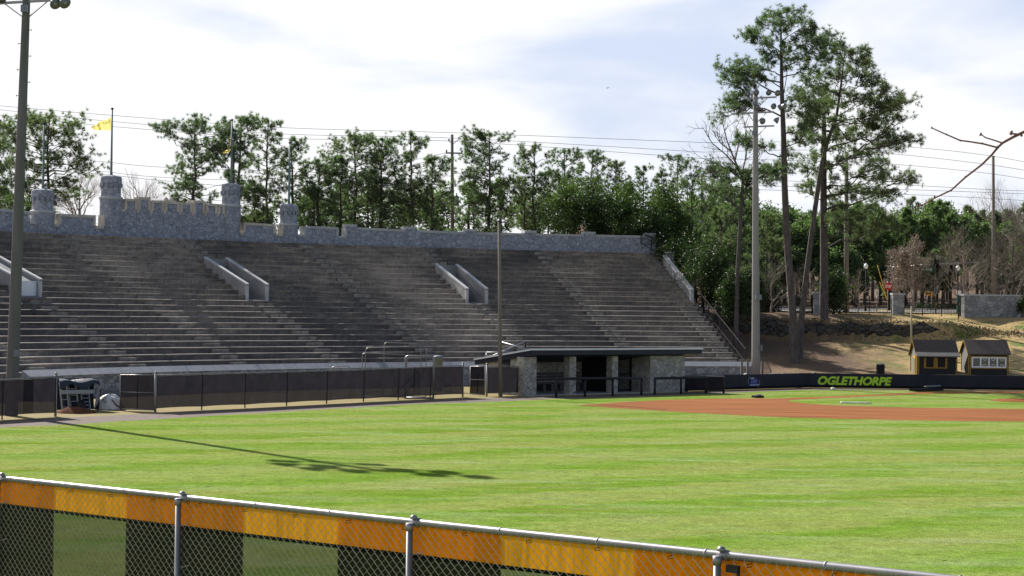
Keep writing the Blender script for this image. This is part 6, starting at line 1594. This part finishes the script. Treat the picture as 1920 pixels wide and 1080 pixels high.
ev = [('leftmost dark evergreen of the clump, sunlit on its left flank', 1076, 440, 336, 92, 141.5, 'magnolia'), ('dark rounded evergreen second in the clump above the castle wall', 1122, 445, 356, 74, 141.5, 'holly'), ('leafy bright-topped evergreen in the middle of the clump', 1168, 445, 342, 86, 144, 'magnolia'),
      ('dark low evergreen filling the clump right of its middle', 1212, 450, 392, 80, 141, 'holly'), ('leafy light green evergreen with a ragged top, right in the clump', 1250, 450, 350, 66, 144, 'magnolia'), ('small light green evergreen at the right end of the clump', 1282, 470, 404, 56, 143, 'magnolia')]
for i, (lb, x, yb, yt, wp, dd, m_) in enumerate(ev): bush(lb, x, yb + 8, yt + 6, wp, dd, 200 + i, 9000, m_, .22 if m_ == 'magnolia' else .18, irr=.75)
hd = [('dark shrub mass beside the top right corner of the stand', 1275, 540, 432, 90, 138), ('dark shrub mass beside the stand end, halfway down the slope', 1318, 585, 436, 96, 133), ('dark tall shrub right of the stand behind the handrail', 1345, 590, 450, 80, 132), ('low dark shrub under the half-dead pine', 1378, 600, 500, 60, 129), ('dark shrub at the end of the long wall above the stand corner', 1240, 480, 430, 80, 143), ('dark thicket left of the floodlight pole', 1405, 592, 500, 56, 136.5), ('dark thicket right of the floodlight pole behind the iron fence', 1440, 590, 528, 60, 144)]
for i, (lb, x, yb, yt, wp, dd) in enumerate(hd): bush(lb, x, yb, yt + 5, wp, dd, 220 + i, 9000, 'holly', .16)
bush('broad-leaved evergreen with glossy pale leaves beside the square pier', 1562, 586, 505, 58, 143, 240, 6000, 'magnolia', .22, group='evergreens by the bank fence')
for i, x in enumerate((1724, 1742, 1760, 1777, 1791)):
    bush(['round clipped shrub beyond the iron fence, ' + s for s in ('leftmost of the row by the pier', 'second from the left of the row', 'middle one of the row', 'fourth from the left of the row', 'rightmost of the row by the green boxes')][i], x, 578, 568.5, 15, 147.8 if False else 147.4, 250 + i, 900, 'holly', .09, 'round_shrub', 'clipped shrubs along the pavement', trunk=False, irr=.1)
bush('dark shrub tucked at the right end of the boundary wall', 1916, 592, 556, 20, 141.5, 260, 1500, 'holly', .12, 'evergreen_shrub', None)
pine('young bushy pine between the floodlight pole and the slim utility pole', 1352, 392, 62, 134, 300, .08, nl=54, m='needles_light', group='young pines near the stand end', trunk_r=.1)
pine('young pine right of the floodlight pole in front of the woodland', 1440, 402, 66, 148, 301, .15, nl=50, m='needles_light', group='young pines near the stand end', trunk_r=.1)
pine('pine crowding behind the stand end, just left of the slim utility pole', 1300, 338, 84, 146, 302, .2, nl=50, group='young pines near the stand end', trunk_r=.14)
pine('dark pine crowding the gap between the slim utility pole and the floodlight pole', 1372, 352, 84, 148, 303, .2, nl=52, group='young pines near the stand end', trunk_r=.14)
# ivy and litter spilling over the dry stone wall
rng = np.random.default_rng(9); n = 5000; xx = rng.uniform(15, 38, n); yy = RET_Y + .3 + rng.normal(size=n)*.5 - np.where(xx > 31, (xx-31)*.10, 0)
zz = terr(xx, yy) + np.abs(rng.normal(size=n))*.12 - .05; zz = np.where(yy < RET_Y, np.maximum(zz, 3.2 + rng.normal(size=n)*.35), zz)
o = leaves_joined('ground_cover', rng, np.stack([xx, yy, zz], 1), .16, .1, M['ivy'], None); o['kind'] = 'stuff'

# ------------------------------------------------------------------ woodland beyond the road: reads as one mass
rng = np.random.default_rng(77); tb = MB(); TC, TD, LC = [], [], []
def wood_tree(x, ytop, wpx, dd, conifer):
    top = Pd(x, ytop, dd); zb = gz(top.x, dd); H = top.z - zb; R_ = wpx/2*dd/F; cbf = rng.uniform(.25, .5)
    tb.tube([(top.x + rng.normal()*.1, dd, zb - .2), (top.x, dd, zb + H*.5), (top.x, dd, top.z - .3)], [.2, .14, .04], 5, False)
    if conifer:
        nl = 34
        for k in range(nl):
            u = k/nl; z = zb + H*(cbf + (1-cbf)*u); az = rng.uniform(0, 6.28); L = R_*max(.2, math.sin(math.pi*(.2 + .78*u)))*rng.uniform(.5, 1.1)
            s = np.array([top.x, dd, z]); e = s + np.array([L*math.cos(az), L*math.sin(az), L*(.1 + .5*u)])
            if k % 2 == 0: tb.tube([tuple(s), tuple(e)], [.05, .015], 3, False)
            for j in range(14): TC.append(s + (e - s)*rng.uniform(.35, 1.05) + rng.normal(size=3)*.28*min(1.5, L)*.6); TD.append(np.array([math.cos(az)*.5, math.sin(az)*.5, .8]))
    else:
        for k in range(40):
            v = unit(rng, 1)[0]; c = np.array([top.x, dd, zb + H*(1 + cbf)/2]) + v*np.array([R_, R_, H*(1-cbf)/2])*rng.uniform(.5, .95)
            LC.append(c + rng.normal(size=(70, 3))*R_*.17)
xx = 1310
for dd, step, y0, jit in ((172, 26, 402, 12), (184, 30, 394, 12), (200, 36, 388, 10), (222, 40, 384, 8)):
    x = 1290 + rng.uniform(0, 20)
    while x < 2010:
        yt = y0 + rng.normal()*jit + (16 if x > 1840 else 0) - (10 if 1740 < x < 1800 else 0) - (14 if x < 1420 else 0)
        wood_tree(x, yt, rng.uniform(44, 72), dd, rng.uniform() < .5); x += step*rng.uniform(.75, 1.3)
for k in range(26): wood_tree(rng.uniform(1320, 1990), rng.uniform(455, 520), rng.uniform(40, 70), rng.uniform(166, 175), False)
# farther trees behind the stand that close the view under the crowns
for x, yt, dd in [(580, 365, 165), (640, 350, 168), (700, 345, 165), (760, 350, 170), (820, 350, 168), (880, 345, 170), (940, 340, 168), (1000, 340, 172), (1060, 335, 172), (1120, 335, 170), (1180, 345, 175), (1240, 350, 172), (1290, 352, 172), (1330, 380, 168), (480, 392, 160), (60, 372, 160), (0, 352, 162), (-60, 350, 160)]:
    wood_tree(x, yt, rng.uniform(70, 100), dd, rng.uniform() < .6)
wd = thing('woodland', 'far mixed woodland closing the view beyond the road and the stand', 'woodland', (40, 180, 5)); 
tb.build('trunks', M['bark_dark'], wd, True)['kind'] = 'stuff'
TDn = np.array(TD); TDn /= np.linalg.norm(TDn, axis=1, keepdims=True)
tris('needles', tufts(rng, np.array(TC), TDn, 8, .48, .085), M['wood_green'], wd)['kind'] = 'stuff'
leaves_joined('leaves', rng, np.concatenate(LC), .30, .2, M['wood_green'], wd)['kind'] = 'stuff'
wd['kind'] = 'stuff'

# ------------------------------------------------------------------ near outfield fence with windscreen
FP0, FP3 = Pd(10, 897, 18.8), Pd(1357, 1040, 12.6)
fdir = (FP3 - FP0)/3
def FT(t, dz=0.0, off=0.0):
    n = Vector((-fdir.y, fdir.x, 0)).normalized(); return FP0 + fdir*t + ez*dz + n*off      # off > 0: field side
ff = thing('chain_link_fence', 'near chain-link outfield fence with orange-topped dark windscreen', 'fence', (FP0.x, FP0.y, 0))
T0, T1 = -2.0, 6.0; LBAY = fdir.length
b = MB(); b.tube([FT(T0 + (T1 - T0)*k/32) for k in range(33)], .0285, 14); b.build('top_rail', M['galv'], ff, True)
for k in range(int((T1-T0)*3.1)):
    t = T0 + (k + .35)/3.1; d_ = fdir.normalized(); p = FT(t); b = MB(); b.tube([p - d_*.006, p + d_*.006], .0318, 14); b.build('tie_band', M['galv_dull'], ff, True)
for k in range(int(T0), int(T1) + 1):
    t = k; p = FT(t, 0, -.075); b = MB(); b.tube([(p.x, p.y, -.2), (p.x, p.y, p.z - .05)], .0265, 14); po = b.build('post', M['galv'], ff, True)
    b = MB(); b.tube([FT(t, -.06, -.075), FT(t, -.0, -.075)], .032, 12); d_ = fdir.normalized(); q = FT(t); b.tube([q - d_*.04, q + d_*.04], .037, 14); b.lathe(FT(t, .03, -.03), [(.03, 0), (.032, .015), (.02, .03), (.003, .035)], 12); b.build('rail_cap', M['galv'], po, True)
    b = MB()
    for j in range(6):
        zz_ = -.25 - .38*j; b.tube([FT(t - .012, zz_, -.075 - .03), FT(t + .012, zz_, -.04), FT(t + .03, zz_ + .02, -.02)], .005, 5)
    b.build('tie_wire', M['wire'], po)
# chain link: zig-zag wires, each linked with its neighbours
PITCH, HTOP = .088, .0; Ltot = (T1 - T0)*LBAY; nw = int(Ltot/PITCH*2); nz_ = int(2.75/(PITCH*.90)); V_, F_ = [], []
du = fdir.normalized(); nrm = Vector((-fdir.y, fdir.x, 0)).normalized(); rw_ = .0027
ring = [(math.cos(a), math.sin(a)) for a in (0.0, 2.094, 4.188)]
origin = FT(T0); U, Nn = np.array(du), np.array(nrm); slope = np.array(fdir)/LBAY
S = np.arange(nz_*2 + 1); sv = -S*PITCH*.90/2 + HTOP
for k in range(nw):
    u0 = (k + .5)*PITCH/2
    side = np.where((S + k) % 2 == 0, -1, 1); keep = slice(0 if side[0] > 0 else 1, None)
    uu = (u0 + side*PITCH*.26)[keep]; oo = np.where(side > 0, .0025, -.0025)[keep] - .038
    P = np.array(origin)[None] + slope[None]*uu[:, None] + Nn[None]*oo[:, None]; P[:, 2] += sv[keep]
    if k % 2 == 0: P = np.concatenate([P[:1] + np.array([[0, 0, .042]]) + U[None]*.012, P[:1] + np.array([[0, 0, .03]]), P])   # twisted wire end above the rail
    b0 = len(V_)
    for (ca, sa) in ring: V_ += [tuple(p) for p in (P + Nn[None]*(rw_*ca) + np.array([0, 0, 1.0])[None]*(rw_*sa*1.2) + U[None]*(rw_*sa*.7))]
    m_ = len(P)
    for a in range(3):
        c = (a + 1) % 3
        F_ += [(b0 + a*m_ + i, b0 + c*m_ + i, b0 + c*m_ + i + 1, b0 + a*m_ + i + 1) for i in range(m_ - 1)]
b = MB(); b.v = V_; b.f = F_; b.build('chain_link_mesh', M['wire'], ff)
# windscreen: one open mesh layer all along with an orange band, doubled where dark panels overlap
def fx(px):                                   # fence parameter for a photo column
    u = uv(px, 960)[0]; return (u*FP0.y - FP0.x)/(fdir.x - u*fdir.y)
BAND = .20
def ribbon(b, t0, t1, z0, z1, off, wave=.0):
    n = max(2, int((t1 - t0)*14)); m_ = 3
    for k in range(n + 1):
        t = t0 + (t1 - t0)*k/n
        for j in range(m_ + 1):
            z = z0 + (z1 - z0)*j/m_; b.v.append(tuple(FT(t, z, off + .5*wave*math.sin(t*19 + j)*1.0)))
    B0 = len(b.v) - (n + 1)*(m_ + 1)
    for k in range(n):
        for j in range(m_): b.f.append((B0 + k*(m_+1) + j, B0 + (k+1)*(m_+1) + j, B0 + (k+1)*(m_+1) + j + 1, B0 + k*(m_+1) + j + 1))
BOT = -2.62
b = MB(); ribbon(b, T0, T1, -.022, -.06 - BAND, .012, .004); b.build('orange_band', M['orange'], ff, True)
b = MB(); ribbon(b, T0, T1, -.06 - BAND, BOT, .012, .004); b.build('windscreen', M['see_screen'], ff, True)
b = MB(); ribbon(b, T0, T1, -.058 - BAND, -.088 - BAND, .006, .004); b.build('hem', M['hem'], ff, True)
dark = [(-420, -130), (-60, 100), (235, 455), (632, 938), (1188, 1620)]
for x0, x1 in dark:
    t0, t1 = fx(x0), fx(x1); b = MB(); ribbon(b, t0, t1, -.020, -.06 - BAND, .016, .004); ribbon(b, t1 - .10, t1, -.020, -.06 - BAND, .020, .004); ob = b.build('overlap_band', M['orange'], ff, True)
    b = MB(); ribbon(b, t0, t1, -.06 - BAND, BOT, .018, .004); b.build('overlap_panel', M['see_screen2'] if 'see_screen2' in M else M.setdefault('see_screen2', screen('double_windscreen_mesh', (.020, .018, .016), .045, .3, 1.4, 11.0)), ff, True)
for k in range(22):
    t = -.6 + 4.9*(k + .5)/22; q = FT(t, -.05, -.012); b = MB(); b.tube([q + nrm*.03 + ez*.01, q - nrm*.030 + ez*.006, q - nrm*.030 - ez*.012, q + nrm*.03 - ez*.012], .003, 5); b.build('zip_tie', M['black_pad'], ff)
# padlock and latch hanging on the rail
c = FT(fx(1385), -.10, -.06); o = thing('padlock', 'black latch strap with a brass padlock hanging under the near top rail', 'padlock', c)
b = MB(); b.box(c + Vector((0, 0, .02)), (.10, .03, .05), math.atan2(fdir.y, fdir.x)); b.tube([c + du*.045, c + du*.045 - ez*.14], .012, 6); b.build('strap', M['black_pad'], o)
b = MB(); b.box(c - du*.03 - ez*.10, (.045, .02, .05), math.atan2(fdir.y, fdir.x)); b.torus(c - du*.03 - ez*.075, .016, .004, (du, ez), 12, 5, 0, math.pi); b.build('lock_body', M['guard_yellow'], o)

# ------------------------------------------------------------------ near bare twig at the upper right
dd = 9.0
o = thing('budding_branch_tree', 'reddish bare budding branch reaching in from the right edge in the foreground', 'tree', Vector((6.8, dd, 0)))
mZ = lambda x, y: Pd(1640 + x/4.1536, 200 + y/4.1536, dd)
b = MB(); xb = 6.8; b.tube([(xb, dd, -.1), (xb + .05, dd, 2.5), (xb, dd, 5.4), (xb + .15, dd, 8), (xb + .1, dd + .2, 10)], [.10, .085, .07, .04, .008], 10); b.build('trunk', M['bark_dark'], o, True)
b = MB()
b.tube([(xb, dd, 5.5), ((xb + mZ(1900, 40).x)/2, dd, 5.95), mZ(1900, 40), mZ(1400, 120), mZ(1163, 198), mZ(1085, 235), mZ(1000, 282), mZ(963, 318)], [.04, .026, .015, .009, .0075, .007, .0065, .006], 8)
b.tube([mZ(963, 318), mZ(920, 370), mZ(840, 450), mZ(710, 550), mZ(600, 650), mZ(480, 707), mZ(372, 768)], [.006, .0057, .0052, .0048, .0043, .0038, .003], 8)
b.tube([mZ(963, 318), mZ(850, 288), mZ(750, 272), mZ(672, 262), mZ(565, 216), mZ(450, 164)], [.0045, .0043, .004, .004, .0035, .003], 8)
b.tube([mZ(1000, 282), mZ(930, 258), mZ(870, 240), mZ(833, 214)], [.004, .0036, .0033, .003], 8); b.tube([mZ(1130, 215), mZ(1070, 208)], [.005, .004], 8)
for x, y, r in ((450, 164, .007), (565, 216, .006), (672, 264, .006), (833, 214, .009), (1068, 208, .012), (1075, 195, .008), (600, 655, .006), (470, 703, .008), (372, 770, .008), (360, 764, .006), (710, 550, .0075), (845, 287, .007), (963, 318, .010), (1150, 224, .009), (828, 220, .007)):
    r *= .75; p = mZ(x, y); b.lathe(p, [(.001, -r), (r*.8, -r*.5), (r, 0), (r*.7, r*.7), (.001, r*1.5)], 8)
b.build('branch', M['twig_red'], o, True)
